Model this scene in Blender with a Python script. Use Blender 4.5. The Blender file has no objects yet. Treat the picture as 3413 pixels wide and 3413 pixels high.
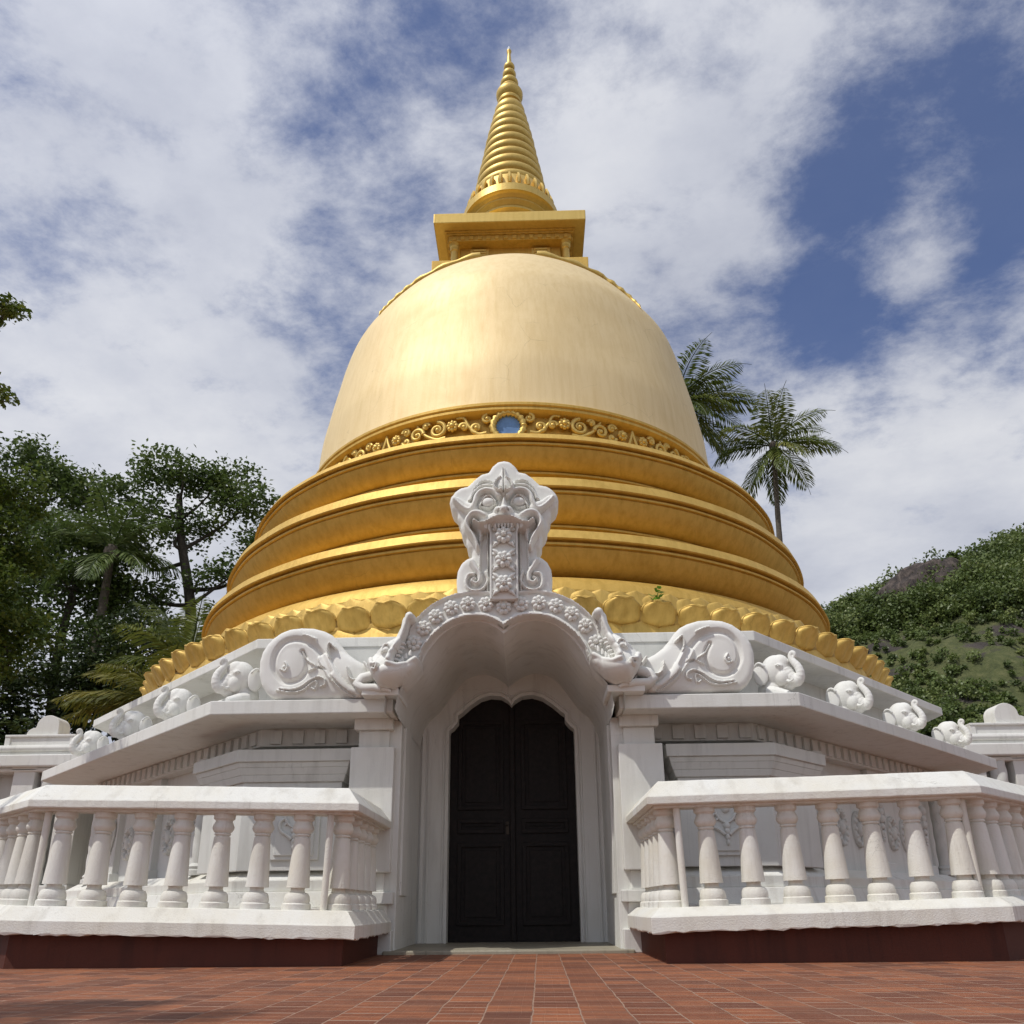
import bpy, bmesh, math, random
import numpy as np
from mathutils import Vector, Matrix
from mathutils.geometry import delaunay_2d_cdt
S = bpy.context.scene
C = S.collection
R = math.radians
PI = math.pi
AX, AY = -0.04, 14.025            # axis of the stupa
K8 = math.tan(PI/8)

# ------------------------------------------------------------------ helpers
def tag(o, label=None, cat=None, group=None, kind=None):
    if label: o['label'] = label
    if cat: o['category'] = cat
    if group: o['group'] = group
    if kind: o['kind'] = kind
    return o

def empty(name, loc=(0, 0, 0), rot=(0, 0, 0), label=None, cat=None, group=None):
    o = bpy.data.objects.new(name, None)
    o.empty_display_size = 0.2
    C.objects.link(o)
    o.location = loc
    o.rotation_euler = rot
    return tag(o, label, cat, group)

def copy_tree(o, parent=None):
    c = o.copy()
    C.objects.link(c)
    if parent is not None:
        c.parent = parent
    for ch in list(o.children):
        copy_tree(ch, c)
    return c

def frame_of(d, up=(0, 0, 1)):
    d = Vector(d).normalized()
    u = Vector(up)
    if abs(d.dot(u)) > 0.98:
        u = Vector((1, 0, 0))
    a = d.cross(u).normalized()
    b = a.cross(d).normalized()
    return a, b

class MB:
    """collects faces of one mesh"""
    def __init__(s):
        s.v = []
        s.f = []
    def add(s, vs, fs):
        n = len(s.v)
        s.v += [tuple(p) for p in vs]
        s.f += [tuple(i+n for i in f) for f in fs]
    def box(s, x0, x1, y0, y1, z0, z1, M=None):
        vs = [(x, y, z) for z in (z0, z1) for x, y in ((x0, y0), (x1, y0), (x1, y1), (x0, y1))]
        if M: vs = [M(p) for p in vs]
        fs = [(3, 2, 1, 0), (4, 5, 6, 7), (0, 1, 5, 4), (1, 2, 6, 5), (2, 3, 7, 6), (3, 0, 4, 7)]
        a, b, c = Vector(vs[1])-Vector(vs[0]), Vector(vs[3])-Vector(vs[0]), Vector(vs[4])-Vector(vs[0])
        if a.cross(b).dot(c) < 0: fs = [f[::-1] for f in fs]
        s.add(vs, fs)
        return s
    def prism_z(s, poly, z0, z1, poly1=None):
        """polygon in x,y (counter clockwise) between two heights"""
        n = len(poly)
        p1 = poly1 or poly
        vs = [(x, y, z0) for x, y in poly]+[(x, y, z1) for x, y in p1]
        fs = [tuple(range(n))[::-1], tuple(range(n, 2*n))]
        fs += [(i, (i+1) % n, (i+1) % n+n, i+n) for i in range(n)]
        s.add(vs, fs)
        return s
    def prism_gap(s, A, xl, xr, z0, z1, A1=None, yin=9.7):
        """octagonal slab with a notch in its front side, as three butting pieces"""
        def pcs(a):
            p = octo(a)
            return ([(xr, AY-a)]+p[0:4]+[(xr, AY+a)], [(xl, AY+a)]+p[4:8]+[(xl, AY-a)], [(xl, yin), (xr, yin), (xr, AY+a), (xl, AY+a)])
        for q0, q1 in zip(pcs(A), pcs(A1 or A)): s.prism_z(q0, z0, z1, q1)
        return s
    def prism_y(s, poly, y0, y1):
        """polygon in x,z between two depths"""
        n = len(poly)
        a = sum(poly[i][0]*poly[(i+1) % n][1]-poly[(i+1) % n][0]*poly[i][1] for i in range(n))
        if a < 0: poly = poly[::-1]
        vs = [(x, y0, z) for x, z in poly]+[(x, y1, z) for x, z in poly]
        fs = [tuple(range(n)), tuple(range(n, 2*n))[::-1]]
        fs += [((i+1) % n, i, i+n, (i+1) % n+n) for i in range(n)]
        s.add(vs, fs)
        return s
    def lathe(s, prof, seg=32, c=(0, 0), a0=0, a1=2*PI, ripple=None):
        full = abs(a1-a0) > 6.28
        m = seg if full else seg+1
        n = len(prof)
        vs = []
        for j in range(m):
            a = a0+(a1-a0)*j/seg
            for r, z in prof:
                rr = r*(1+(ripple(a, z) if ripple else 0))
                vs.append((c[0]+rr*math.cos(a), c[1]+rr*math.sin(a), z))
        fs = []
        for j in range(seg):
            k = (j+1) % m
            for i in range(n-1):
                fs.append((j*n+i, k*n+i, k*n+i+1, j*n+i+1))
        s.add(vs, fs)
        return s
    def tube(s, pts, rad, seg=8, cap=True, flat=1.0):
        pts = [Vector(p) for p in pts]
        n = len(pts)
        if not hasattr(rad, '__len__'): rad = [rad]*n
        vs = []
        ref = None
        for i, p in enumerate(pts):
            d = pts[min(i+1, n-1)]-pts[max(i-1, 0)]
            if d.length < 1e-9: d = Vector((0, 0, 1))
            d.normalize()
            if ref is None:
                a, b = frame_of(d)
            else:
                a = (ref-d*ref.dot(d)).normalized()
                b = a.cross(d).normalized()
            ref = a
            for k in range(seg):
                t = 2*PI*k/seg
                vs.append(p+a*(rad[i]*math.cos(t))+b*(rad[i]*flat*math.sin(t)))
        fs = []
        for i in range(n-1):
            for k in range(seg):
                l = (k+1) % seg
                fs.append((i*seg+k, (i+1)*seg+k, (i+1)*seg+l, i*seg+l))
        if cap:
            fs.append(tuple(range(seg)))
            fs.append(tuple(range((n-1)*seg, n*seg))[::-1])
        s.add(vs, fs)
        return s
    def ball(s, c, r, M=None, u=16, v=10):
        if not hasattr(r, '__len__'): r = (r, r, r)
        vs = []
        for i in range(v+1):
            t = PI*i/v
            for j in range(u):
                a = 2*PI*j/u
                p = Vector((r[0]*math.sin(t)*math.cos(a), r[1]*math.sin(t)*math.sin(a), r[2]*math.cos(t)))
                if M: p = M @ p
                vs.append(p+Vector(c))
        fs = []
        for i in range(v):
            for j in range(u):
                k = (j+1) % u
                fs.append((i*u+j, (i+1)*u+j, (i+1)*u+k, i*u+k))
        s.add(vs, fs)
        return s
    def build(s, name, mat, parent=None, smooth=None, bevel=0, seg=2, loc=None):
        me = bpy.data.meshes.new(name)
        me.from_pydata(s.v, [], s.f)
        me.validate()
        bm = bmesh.new(); bm.from_mesh(me)
        bmesh.ops.remove_doubles(bm, verts=bm.verts, dist=1e-5)
        bm.to_mesh(me); bm.free()
        me.materials.append(mat)
        if smooth:
            me.polygons.foreach_set('use_smooth', [True]*len(me.polygons))
            if smooth < 179: me.set_sharp_from_angle(angle=R(smooth))
        me.update()
        o = bpy.data.objects.new(name, me)
        C.objects.link(o)
        if parent is not None: o.parent = parent
        if loc: o.location = loc
        if bevel:
            b = o.modifiers.new('bevel', 'BEVEL')
            b.width = bevel; b.segments = seg; b.limit_method = 'ANGLE'; b.angle_limit = R(35)
        return o

def spline(pts, n=6, closed=False):
    """Catmull-Rom through points of any dimension"""
    P = [np.array(p, float) for p in pts]
    if closed: P = [P[-1]]+P+[P[0], P[1]]
    else: P = [2*P[0]-P[1]]+P+[2*P[-1]-P[-2]]
    out = []
    for i in range(1, len(P)-2):
        p0, p1, p2, p3 = P[i-1:i+3]
        for k in range(n):
            t = k/n
            out.append(0.5*(2*p1+(p2-p0)*t+(2*p0-5*p1+4*p2-p3)*t*t+(3*p1-p0-3*p2+p3)*t**3))
    if not closed: out.append(P[-2])
    return out

def resample(pts, n):
    P = np.array(pts, float)
    d = np.r_[0, np.cumsum(np.linalg.norm(np.diff(P, axis=0), axis=1))]
    t = np.linspace(0, d[-1], n)
    return np.stack([np.interp(t, d, P[:, k]) for k in range(P.shape[1])], -1)

def segdist(P, line):
    """distance of points P (n,2) to a polyline, and position 0..1 along it"""
    L = np.array(line, float)
    best = np.full(len(P), 1e9); pos = np.zeros(len(P))
    m = max(1, len(L)-1)
    for i in range(m):
        a = L[i]; b = L[min(i+1, len(L)-1)]
        ab = b-a; q = ab@ab
        t = np.clip(((P-a)@ab)/q, 0, 1) if q > 1e-12 else np.zeros(len(P))
        d = np.linalg.norm(P-(a+t[:, None]*ab), axis=1)
        k = d < best
        best[k] = d[k]; pos[k] = (i+t[k])/m
    return best, pos

def relief(name, mat, outline, strokes, y, thick, step=0.012, edge=0.05, edge_h=0.04, parent=None, back_poly=True):
    """carved slab: outline in x,z; strokes raise (h>0) or cut (h<0) its front, which faces -y"""
    O = np.array(outline, float)
    n = len(O)
    a = sum(O[i][0]*O[(i+1) % n][1]-O[(i+1) % n][0]*O[i][1] for i in range(n))
    if a < 0: O = O[::-1]
    per = np.linalg.norm(np.roll(O, -1, 0)-O, axis=1).sum()
    O = resample(np.vstack([O, O[:1]]), max(24, int(per/step/1.3)))[:-1]
    n = len(O)
    x0, z0 = O.min(0); x1, z1 = O.max(0)
    gx, gz = np.meshgrid(np.arange(x0, x1, step), np.arange(z0, z1, step*0.9))
    gx[::2] += step*0.5
    G = np.stack([gx.ravel(), gz.ravel()], -1)
    ins = np.zeros(len(G), bool)
    for i in range(n):
        p, q = O[i], O[(i+1) % n]
        c = (p[1] > G[:, 1]) != (q[1] > G[:, 1])
        with np.errstate(divide='ignore', invalid='ignore'):
            xx = (q[0]-p[0])*(G[:, 1]-p[1])/(q[1]-p[1])+p[0]
        ins ^= c & (G[:, 0] < xx)
    G = G[ins]
    de, _ = segdist(G, np.vstack([O, O[:1]]))
    G = G[de > step*0.55]
    pts = [Vector(p) for p in O]+[Vector(p) for p in G]
    vs, es, fs, *_ = delaunay_2d_cdt(pts, [], [list(range(n))], 1, 1e-6)
    V = np.array([tuple(p) for p in vs])
    de, _ = segdist(V, np.vstack([O, O[:1]]))
    q = np.clip(de/edge, 0, 1)
    H = edge_h*np.sqrt(np.clip(1-(1-q)**2, 0, 1))
    up = np.zeros(len(V)); cut = np.zeros(len(V))
    for st in strokes:
        line, r0, r1, h = st[:4]
        mode = st[4] if len(st) > 4 else 'max'
        if len(line) > 2: line = spline(line, 5)
        d, t = segdist(V, line)
        r = r0+(r1-r0)*t
        c = np.sqrt(np.clip(1-(d/r)**2, 0, 1))
        if mode == 'ell':            # r0, r1 are the half axes
            L = np.array(line[0])
            dd = ((V[:, 0]-L[0])/r0)**2+((V[:, 1]-L[1])/r1)**2
            c = np.sqrt(np.clip(1-dd, 0, 1))
        if mode == 'soft':
            c = np.clip(1-(d/r)**2, 0, 1)**2
        if mode == 'add':
            H = H+h*np.clip(1-(d/r)**2, 0, 1)**2
        elif mode == 'adde':
            L = np.array(line[0])
            dd = ((V[:, 0]-L[0])/r0)**2+((V[:, 1]-L[1])/r1)**2
            H = H+h*np.clip(1-dd, 0, 1)
        elif h > 0: up = np.maximum(up, h*c)
        else: cut = np.maximum(cut, -h*c)
    bound = de < 1e-4
    H = np.where(bound, 0, H+up-cut)
    m = MB()
    n2 = len(V)
    F = [tuple(f) if (V[f[1]][0]-V[f[0]][0])*(V[f[2]][1]-V[f[0]][1])-(V[f[2]][0]-V[f[0]][0])*(V[f[1]][1]-V[f[0]][1]) > 0 else tuple(f)[::-1] for f in fs]
    m.add([(p[0], y-h, p[1]) for p, h in zip(V, H)], F)
    m.add([(p[0], y, p[1]) for p in O]+[(p[0], y+thick, p[1]) for p in O],
          [((i+1) % n, i, i+n, (i+1) % n+n) for i in range(n)]+[tuple(range(n, 2*n))[::-1]])
    return m.build(name, mat, parent, smooth=48)

def octo(A, rot=0):
    """octagon of apothem A round the axis, counter clockwise"""
    r = A/math.cos(PI/8)
    return [(AX+r*math.cos(-PI/2+PI/8+i*PI/4), AY+r*math.sin(-PI/2+PI/8+i*PI/4)) for i in range(8)]

def octo_gap(A, xl, xr, yin):
    """octagon with a notch cut out of its front side"""
    p = octo(A)
    yf = AY-A
    return [(xr, yf)]+p[0:8]+[(xl, yf), (xl, yin), (xr, yin)]

def oblique(side):
    """frame of the slanted face: side=-1 left, 1 right; s runs back along the face, a is the distance from the axis"""
    def M(p):
        s, a, z = p
        return (AX+side*0.70710678*(a+s), AY+0.70710678*(s-a), z)
    return M

# ------------------------------------------------------------------ materials
def nodes(name):
    m = bpy.data.materials.new(name)
    m.use_nodes = True
    nt = m.node_tree
    b = nt.nodes['Principled BSDF']
    return m, nt, b

def N(nt, t, **kw):
    n = nt.nodes.new(t)
    for k, v in kw.items():
        if k in n.inputs.keys(): n.inputs[k].default_value = v
        else: setattr(n, k, v)
    return n

def ramp(nt, fac, stops):
    r = nt.nodes.new('ShaderNodeValToRGB')
    e = r.color_ramp.elements
    while len(e) < len(stops): e.new(0.5)
    for x, (p, c) in zip(e, stops):
        x.position = p
        x.color = (*c, 1) if len(c) == 3 else c
    nt.links.new(fac, r.inputs['Fac'])
    return r

def mixc(nt, fac, a, b, mode='MIX'):
    m = nt.nodes.new('ShaderNodeMix')
    m.data_type = 'RGBA'; m.blend_type = mode
    for sock, v in ((m.inputs[0], fac), (m.inputs[6], a), (m.inputs[7], b)):
        if hasattr(v, 'is_linked'): nt.links.new(v, sock)
        elif hasattr(v, '__len__'): sock.default_value = (*v, 1)
        else: sock.default_value = v
    return m.outputs[2]

def noise(nt, vec, scale, detail=5, rough=0.55, dist=0.0):
    n = N(nt, 'ShaderNodeTexNoise', Scale=scale, Detail=detail, Roughness=rough, Distortion=dist)
    if vec is not None: nt.links.new(vec, n.inputs['Vector'])
    return n.outputs['Fac']

def coords(nt, scale=(1, 1, 1), world=True):
    if world:
        g = nt.nodes.new('ShaderNodeNewGeometry').outputs['Position']
    else:
        g = nt.nodes.new('ShaderNodeTexCoord').outputs['Object']
    m = N(nt, 'ShaderNodeMapping')
    m.inputs['Scale'].default_value = scale
    nt.links.new(g, m.inputs['Vector'])
    return m.outputs['Vector']

def bump(nt, b, h, strength=0.3, dist=0.01):
    n = N(nt, 'ShaderNodeBump', Strength=strength, Distance=dist)
    nt.links.new(h, n.inputs['Height'])
    nt.links.new(n.outputs['Normal'], b.inputs['Normal'])

def plaster(name, base, stain, dirt, amount=0.5, rough=0.75, bscale=60, bstr=0.25):
    m, nt, b = nodes(name)
    p = coords(nt)
    big = noise(nt, p, 1.1, 6, 0.65, 0.4)
    streak = noise(nt, coords(nt, (7, 7, 0.9)), 1.0, 5, 0.6)
    fine = noise(nt, p, bscale, 3, 0.6)
    spot = noise(nt, p, 9, 8, 0.75)
    c1 = mixc(nt, ramp(nt, big, [(0.42, (0, 0, 0)), (0.72, (amount,)*3)]).outputs['Color'], base, stain)
    c2 = mixc(nt, ramp(nt, streak, [(0.52, (0, 0, 0)), (0.8, (amount*0.75,)*3)]).outputs['Color'], c1, dirt)
    c3 = mixc(nt, ramp(nt, spot, [(0.66, (0, 0, 0)), (0.78, (amount*0.8,)*3)]).outputs['Color'], c2, dirt)
    # hairline cracks, here and there
    wp = N(nt, 'ShaderNodeTexNoise', Scale=2.2, Detail=7, Roughness=0.65)
    nt.links.new(p, wp.inputs['Vector'])
    dw = N(nt, 'ShaderNodeMix', data_type='VECTOR', Factor=0.22)
    nt.links.new(p, dw.inputs[4]); nt.links.new(wp.outputs['Color'], dw.inputs[5])
    vo = N(nt, 'ShaderNodeTexVoronoi', feature='DISTANCE_TO_EDGE', Scale=2.4)
    nt.links.new(dw.outputs[1], vo.inputs['Vector'])
    ck = ramp(nt, vo.outputs['Distance'], [(0.0, (0.5,)*3), (0.004, (0, 0, 0))]).outputs['Color']
    gt = ramp(nt, noise(nt, p, 0.8, 3), [(0.57, (0, 0, 0)), (0.64, (1, 1, 1))]).outputs['Color']
    c3 = mixc(nt, mixc(nt, 1.0, ck, gt, 'MULTIPLY'), c3, tuple(0.45*q for q in dirt))
    # runs of grey where rain has washed down
    rn = noise(nt, coords(nt, (16, 16, 0.45)), 1.0, 6, 0.7)
    rg_ = ramp(nt, noise(nt, p, 1.6, 4), [(0.45, (0, 0, 0)), (0.65, (1, 1, 1))]).outputs['Color']
    c3 = mixc(nt, mixc(nt, 1.0, ramp(nt, rn, [(0.56, (0, 0, 0)), (0.72, (amount*0.9,)*3)]).outputs['Color'], rg_, 'MULTIPLY'), c3, tuple(0.8*q for q in dirt))
    nt.links.new(c3, b.inputs['Base Color'])
    b.inputs['Roughness'].default_value = rough
    b.inputs['Specular IOR Level'].default_value = 0.3
    h = N(nt, 'ShaderNodeMath', operation='ADD')
    nt.links.new(fine, h.inputs[0]); nt.links.new(spot, h.inputs[1])
    bump(nt, b, h.outputs[0], bstr, 0.006)
    return m

def gold(name, base, dark, rough=0.4, metal=0.8, streaks=0.35, bstr=0.12):
    m, nt, b = nodes(name)
    p = coords(nt)
    big = noise(nt, p, 0.9, 7, 0.65, 0.5)
    vert = noise(nt, coords(nt, (9, 9, 0.5)), 1.2, 6, 0.65)
    fine = noise(nt, p, 26, 5, 0.6)
    cr = N(nt, 'ShaderNodeTexVoronoi', feature='DISTANCE_TO_EDGE', Scale=1.3)
    dw = N(nt, 'ShaderNodeMix', data_type='VECTOR', Factor=0.14)
    nz = N(nt, 'ShaderNodeTexNoise', Scale=3.5, Detail=6)
    nt.links.new(p, nz.inputs['Vector'])
    nt.links.new(p, dw.inputs[4]); nt.links.new(nz.outputs['Color'], dw.inputs[5])
    nt.links.new(dw.outputs[1], cr.inputs['Vector'])
    c1 = mixc(nt, ramp(nt, vert, [(0.42, (0, 0, 0)), (0.75, (streaks,)*3)]).outputs['Color'], base, dark)
    c2 = mixc(nt, ramp(nt, big, [(0.5, (0, 0, 0)), (0.8, (streaks*0.8,)*3)]).outputs['Color'], c1, dark)
    ck = ramp(nt, cr.outputs['Distance'], [(0.0, (0.22,)*3), (0.006, (0, 0, 0))]).outputs['Color']
    gate = ramp(nt, noise(nt, p, 1.7, 3), [(0.52, (0, 0, 0)), (0.62, (1, 1, 1))]).outputs['Color']
    ck2 = mixc(nt, 1.0, ck, gate, 'MULTIPLY')
    c3 = mixc(nt, ck2, c2, (0.12, 0.07, 0.02))
    nt.links.new(c3, b.inputs['Base Color'])
    b.inputs['Metallic'].default_value = metal
    rr = N(nt, 'ShaderNodeMapRange')
    rr.inputs['To Min'].default_value = rough-0.08; rr.inputs['To Max'].default_value = rough+0.12
    nt.links.new(big, rr.inputs['Value']); nt.links.new(rr.outputs[0], b.inputs['Roughness'])
    h = N(nt, 'ShaderNodeMath', operation='ADD')
    nt.links.new(fine, h.inputs[0]); nt.links.new(vert, h.inputs[1])
    bump(nt, b, h.outputs[0], bstr, 0.02)
    return m

def simple(name, col, rough=0.6, metal=0, var=0.25, scale=20, bstr=0.15):
    m, nt, b = nodes(name)
    p = coords(nt)
    f = noise(nt, p, scale, 6, 0.65)
    d = tuple(c*(1-var) for c in col); l = tuple(min(1, c*(1+var)) for c in col)
    nt.links.new(ramp(nt, f, [(0.3, d), (0.7, l)]).outputs['Color'], b.inputs['Base Color'])
    b.inputs['Roughness'].default_value = rough
    b.inputs['Metallic'].default_value = metal
    bump(nt, b, f, bstr, 0.01)
    return m

def foliage(name, dark, light, yellow, trans=0.35):
    m, nt, b = nodes(name)
    a = N(nt, 'ShaderNodeAttribute', attribute_name='rnd')
    big = noise(nt, coords(nt), 0.35, 3, 0.6)
    mx = N(nt, 'ShaderNodeMath', operation='ADD')
    nt.links.new(a.outputs['Fac'], mx.inputs[0]); nt.links.new(big, mx.inputs[1])
    hf = N(nt, 'ShaderNodeMath', operation='MULTIPLY'); hf.inputs[1].default_value = 0.5
    nt.links.new(mx.outputs[0], hf.inputs[0])
    col = ramp(nt, hf.outputs[0], [(0.2, dark), (0.55, light), (0.85, yellow)]).outputs['Color']
    nt.links.new(col, b.inputs['Base Color'])
    b.inputs['Roughness'].default_value = 0.45
    b.inputs['Specular IOR Level'].default_value = 0.35
    t = N(nt, 'ShaderNodeBsdfTranslucent')
    nt.links.new(col, t.inputs['Color'])
    ms = N(nt, 'ShaderNodeMixShader'); ms.inputs[0].default_value = trans
    nt.links.new(b.outputs[0], ms.inputs[1]); nt.links.new(t.outputs[0], ms.inputs[2])
    nt.links.new(ms.outputs[0], nt.nodes['Material Output'].inputs['Surface'])
    return m

WHITE = plaster('white_plaster', (0.702, 0.702, 0.668), (0.62, 0.605, 0.53), (0.37, 0.365, 0.33), 0.6)
CARVED = plaster('carved_plaster', (0.745, 0.745, 0.712), (0.67, 0.65, 0.56), (0.46, 0.45, 0.40), 0.42, bscale=45, bstr=0.16)
RAILW = plaster('rough_plaster', (0.705, 0.702, 0.658), (0.64, 0.595, 0.47), (0.38, 0.35, 0.29), 0.7, bscale=80, bstr=0.55)
SHADEW = plaster('shaded_plaster', (0.635, 0.637, 0.605), (0.54, 0.54, 0.49), (0.34, 0.34, 0.315), 0.6)  # darker copy of the white for recessed parts, shade put into the colour
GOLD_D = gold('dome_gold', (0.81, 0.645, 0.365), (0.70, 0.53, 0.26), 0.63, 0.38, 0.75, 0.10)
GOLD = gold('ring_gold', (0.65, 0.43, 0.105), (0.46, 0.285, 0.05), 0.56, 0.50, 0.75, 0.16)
GOLD_P = gold('petal_gold', (0.66, 0.45, 0.12), (0.40, 0.25, 0.045), 0.52, 0.42, 0.8, 0.12)
GOLD_S = gold('spire_gold', (0.70, 0.495, 0.145), (0.50, 0.33, 0.06), 0.46, 0.58, 0.45, 0.10)
DOORM = simple('dark_door_wood', (0.0105, 0.0075, 0.0065), 0.65, 0, 0.6, 18, 0.3)
DOORM.node_tree.nodes['Principled BSDF'].inputs['Specular IOR Level'].default_value = 0.28
BROWN = plaster('red_brown_paint', (0.085, 0.023, 0.013), (0.06, 0.018, 0.011), (0.02, 0.009, 0.007), 0.8, 0.7)
STONE = plaster('threshold_stone', (0.33, 0.30, 0.23), (0.24, 0.21, 0.15), (0.10, 0.09, 0.06), 0.7, 0.5)
BLUE = simple('blue_paint', (0.13, 0.27, 0.56), 0.5, 0, 0.25, 6, 0.1)
BARK = simple('dark_bark', (0.055, 0.045, 0.034), 0.9, 0, 0.5, 14, 0.6)
PBARK = simple('palm_bark', (0.10, 0.082, 0.062), 0.9, 0, 0.45, 10, 0.6)
CRYSTAL = simple('crystal', (0.72, 0.76, 0.78), 0.12, 0, 0.1, 8, 0.02)
BRASS = simple('brass', (0.05, 0.04, 0.03), 0.5, 0.9, 0.2, 20, 0.05)
L_BROAD = foliage('broad_leaf', (0.035, 0.060, 0.016), (0.105, 0.155, 0.040), (0.20, 0.235, 0.065), 0.32)
L_SUN = foliage('sunny_leaf', (0.036, 0.062, 0.010), (0.10, 0.145, 0.024), (0.19, 0.21, 0.04), 0.35)
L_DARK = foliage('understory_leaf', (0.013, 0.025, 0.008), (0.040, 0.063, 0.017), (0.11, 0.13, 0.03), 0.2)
L_PALM = foliage('palm_leaf', (0.045, 0.072, 0.014), (0.14, 0.175, 0.034), (0.30, 0.28, 0.07), 0.35)
L_PALMY = foliage('yellow_palm_leaf', (0.06, 0.075, 0.012), (0.15, 0.15, 0.025), (0.27, 0.22, 0.04), 0.35)
L_HILL = foliage('hill_leaf', (0.045, 0.070, 0.020), (0.125, 0.170, 0.044), (0.22, 0.245, 0.08), 0.3)
L_FRESH = foliage('fresh_leaf', (0.10, 0.22, 0.02), (0.18, 0.34, 0.04), (0.26, 0.42, 0.06), 0.4)
SUN_E = 2.9
# the sky's colours are multiplied by the background strength of 0.1
SKY_G = 0.80
SKY_T = (0.80, 0.93, 1.27)
CLOUD_G = 10.5
CLOUD_S = 4.5
CLOUD_OX, CLOUD_OY = 3.1, 1.7
BLOBS = [((0.45, 0.59, 0.68), 0.030, -0.085), ((0.33, 0.63, 0.71), 0.008, -0.09), ((0.325, 0.71, 0.627), 0.007, -0.11), ((0.35, 0.74, 0.575), 0.006, -0.07), ((0.39, 0.68, 0.616), 0.004, 0.20), ((0.396, 0.608, 0.688), 0.004, 0.12), ((0.41, 0.54, 0.735), 0.008, -0.08), ((0.48, 0.51, 0.715), 0.004, 0.12),
         ((-0.16, 0.64, 0.75), 0.012, -0.065), ((-0.22, 0.757, 0.614), 0.007, -0.07), ((0.01, 0.56, 0.83), 0.008, -0.07), ((0.17, 0.63, 0.75), 0.03, 0.09), ((-0.40, 0.67, 0.63), 0.06, 0.10), ((-0.38, 0.56, 0.73), 0.02, 0.04)]
KM = [(-0.008,4.712),(-0.075,4.698),(-0.132,4.645),(-0.17,4.577),(-0.236,4.562),(-0.302,4.51),(-0.349,4.458),(-0.377,4.427),(-0.452,4.408),(-0.507,4.367),(-0.549,4.305),(-0.56,4.243),(-0.533,4.169),(-0.481,4.116),(-0.475,4.055),(-0.447,4.003),(-0.444,3.952),(-0.423,3.89),(-0.39,3.849),(-0.385,3.778),(-0.361,3.728),(-0.332,3.707),(-0.331,3.642),(-0.379,3.629),(-0.433,3.58),(-0.468,3.502),(-0.478,3.404),(-0.475,3.336),(-0.465,3.259),(-0.456,3.211),(-0.017,3.202)]
KS = {'brow':[(-0.057,4.283),(-0.104,4.342),(-0.17,4.37),(-0.235,4.361),(-0.282,4.309),(-0.3,4.237),(-0.346,4.165),(-0.412,4.198),(-0.478,4.262),(-0.502,4.294)],'brow2':[(-0.113,4.411),(-0.179,4.423),(-0.245,4.414),(-0.292,4.373),(-0.329,4.321),(-0.342,4.269),(-0.361,4.259)],'brow3':[(-0.132,4.469),(-0.198,4.481),(-0.245,4.467),(-0.282,4.425),(-0.31,4.394)],'wing':[(-0.328,4.165),(-0.403,4.218),(-0.459,4.272),(-0.497,4.293)],'eye':[(-0.16,4.228)],'lid':[(-0.244,4.194),(-0.207,4.271),(-0.151,4.296),(-0.1,4.243),(-0.09,4.211)],'lid2':[(-0.225,4.185),(-0.16,4.166),(-0.104,4.201)],'nose':[(-0.005,4.272),(-0.004,4.157)],'tip':[(-0.004,4.157)],'wingn':[(-0.063,4.148)],'nh':[(-0.053,4.134)],'muzzle':[(-0.007,4.054),(-0.105,4.051),(-0.197,4.028)],'lip':[(-0.007,4.052),(-0.095,4.046),(-0.179,4.012),(-0.243,4.003),(-0.29,4.035),(-0.304,4.038)],'lip2':[(-0.008,3.978),(-0.114,3.973),(-0.206,3.962)],'curl':[(-0.197,4.059),(-0.253,4.096),(-0.318,4.102),(-0.359,4.062),(-0.377,4.001),(-0.349,3.929),(-0.307,3.867),(-0.279,3.806),(-0.265,3.751)],'curl2':[(-0.299,3.999),(-0.252,3.947),(-0.238,3.886),(-0.247,3.826)],'leaf':[(-0.009,4.621),(-0.01,4.44)],'leafc':[(-0.01,4.429)],'leafg':[(-0.009,4.632),(-0.01,4.335)],'vol':[(-0.038,4.51),(-0.085,4.463),(-0.104,4.4),(-0.076,4.347),(-0.04,4.341),(-0.027,4.364),(-0.046,4.38)],'p1':[(-0.238,3.917),(-0.251,3.488)],'p2':[(-0.137,3.914),(-0.138,3.253)],'p3':[(-0.171,3.915),(-0.173,3.253)],'bv':[(-0.324,3.588),(-0.287,3.518),(-0.25,3.449),(-0.25,3.38),(-0.286,3.357),(-0.322,3.387),(-0.295,3.411)],'bo':[(-0.305,3.46),(-0.359,3.451),(-0.381,3.383),(-0.358,3.31),(-0.286,3.284),(-0.214,3.312),(-0.169,3.389),(-0.192,3.477)],'tongue':[(-0.123,3.914),(-0.124,3.2)],'fl':[(-0.007,3.831),(-0.004,3.576),(-0.003,3.327)],'teeth':[(-0.192,3.941),(-0.179,3.931),(-0.151,3.894),(-0.091,3.939),(-0.059,3.943),(-0.027,3.946)],'face':[(-0.011,4.189)]}
SO = [(-2.185,2.287),(-2.235,2.297),(-2.30,2.345),(-2.352,2.42),(-2.39,2.533),(-2.397,2.665),(-2.378,2.759),(-2.339,2.834),(-2.29,2.895),(-2.213,2.957),(-2.124,2.994),(-2.014,3.006),(-1.895,3.001),(-1.782,2.968),(-1.707,2.928),(-1.648,2.87),(-1.599,2.802),(-1.531,2.725),(-1.455,2.668),(-1.372,2.624),(-1.335,2.619),(-1.268,2.515),(-1.207,2.376),(-1.222,2.303),(-1.31,2.273)]
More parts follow.
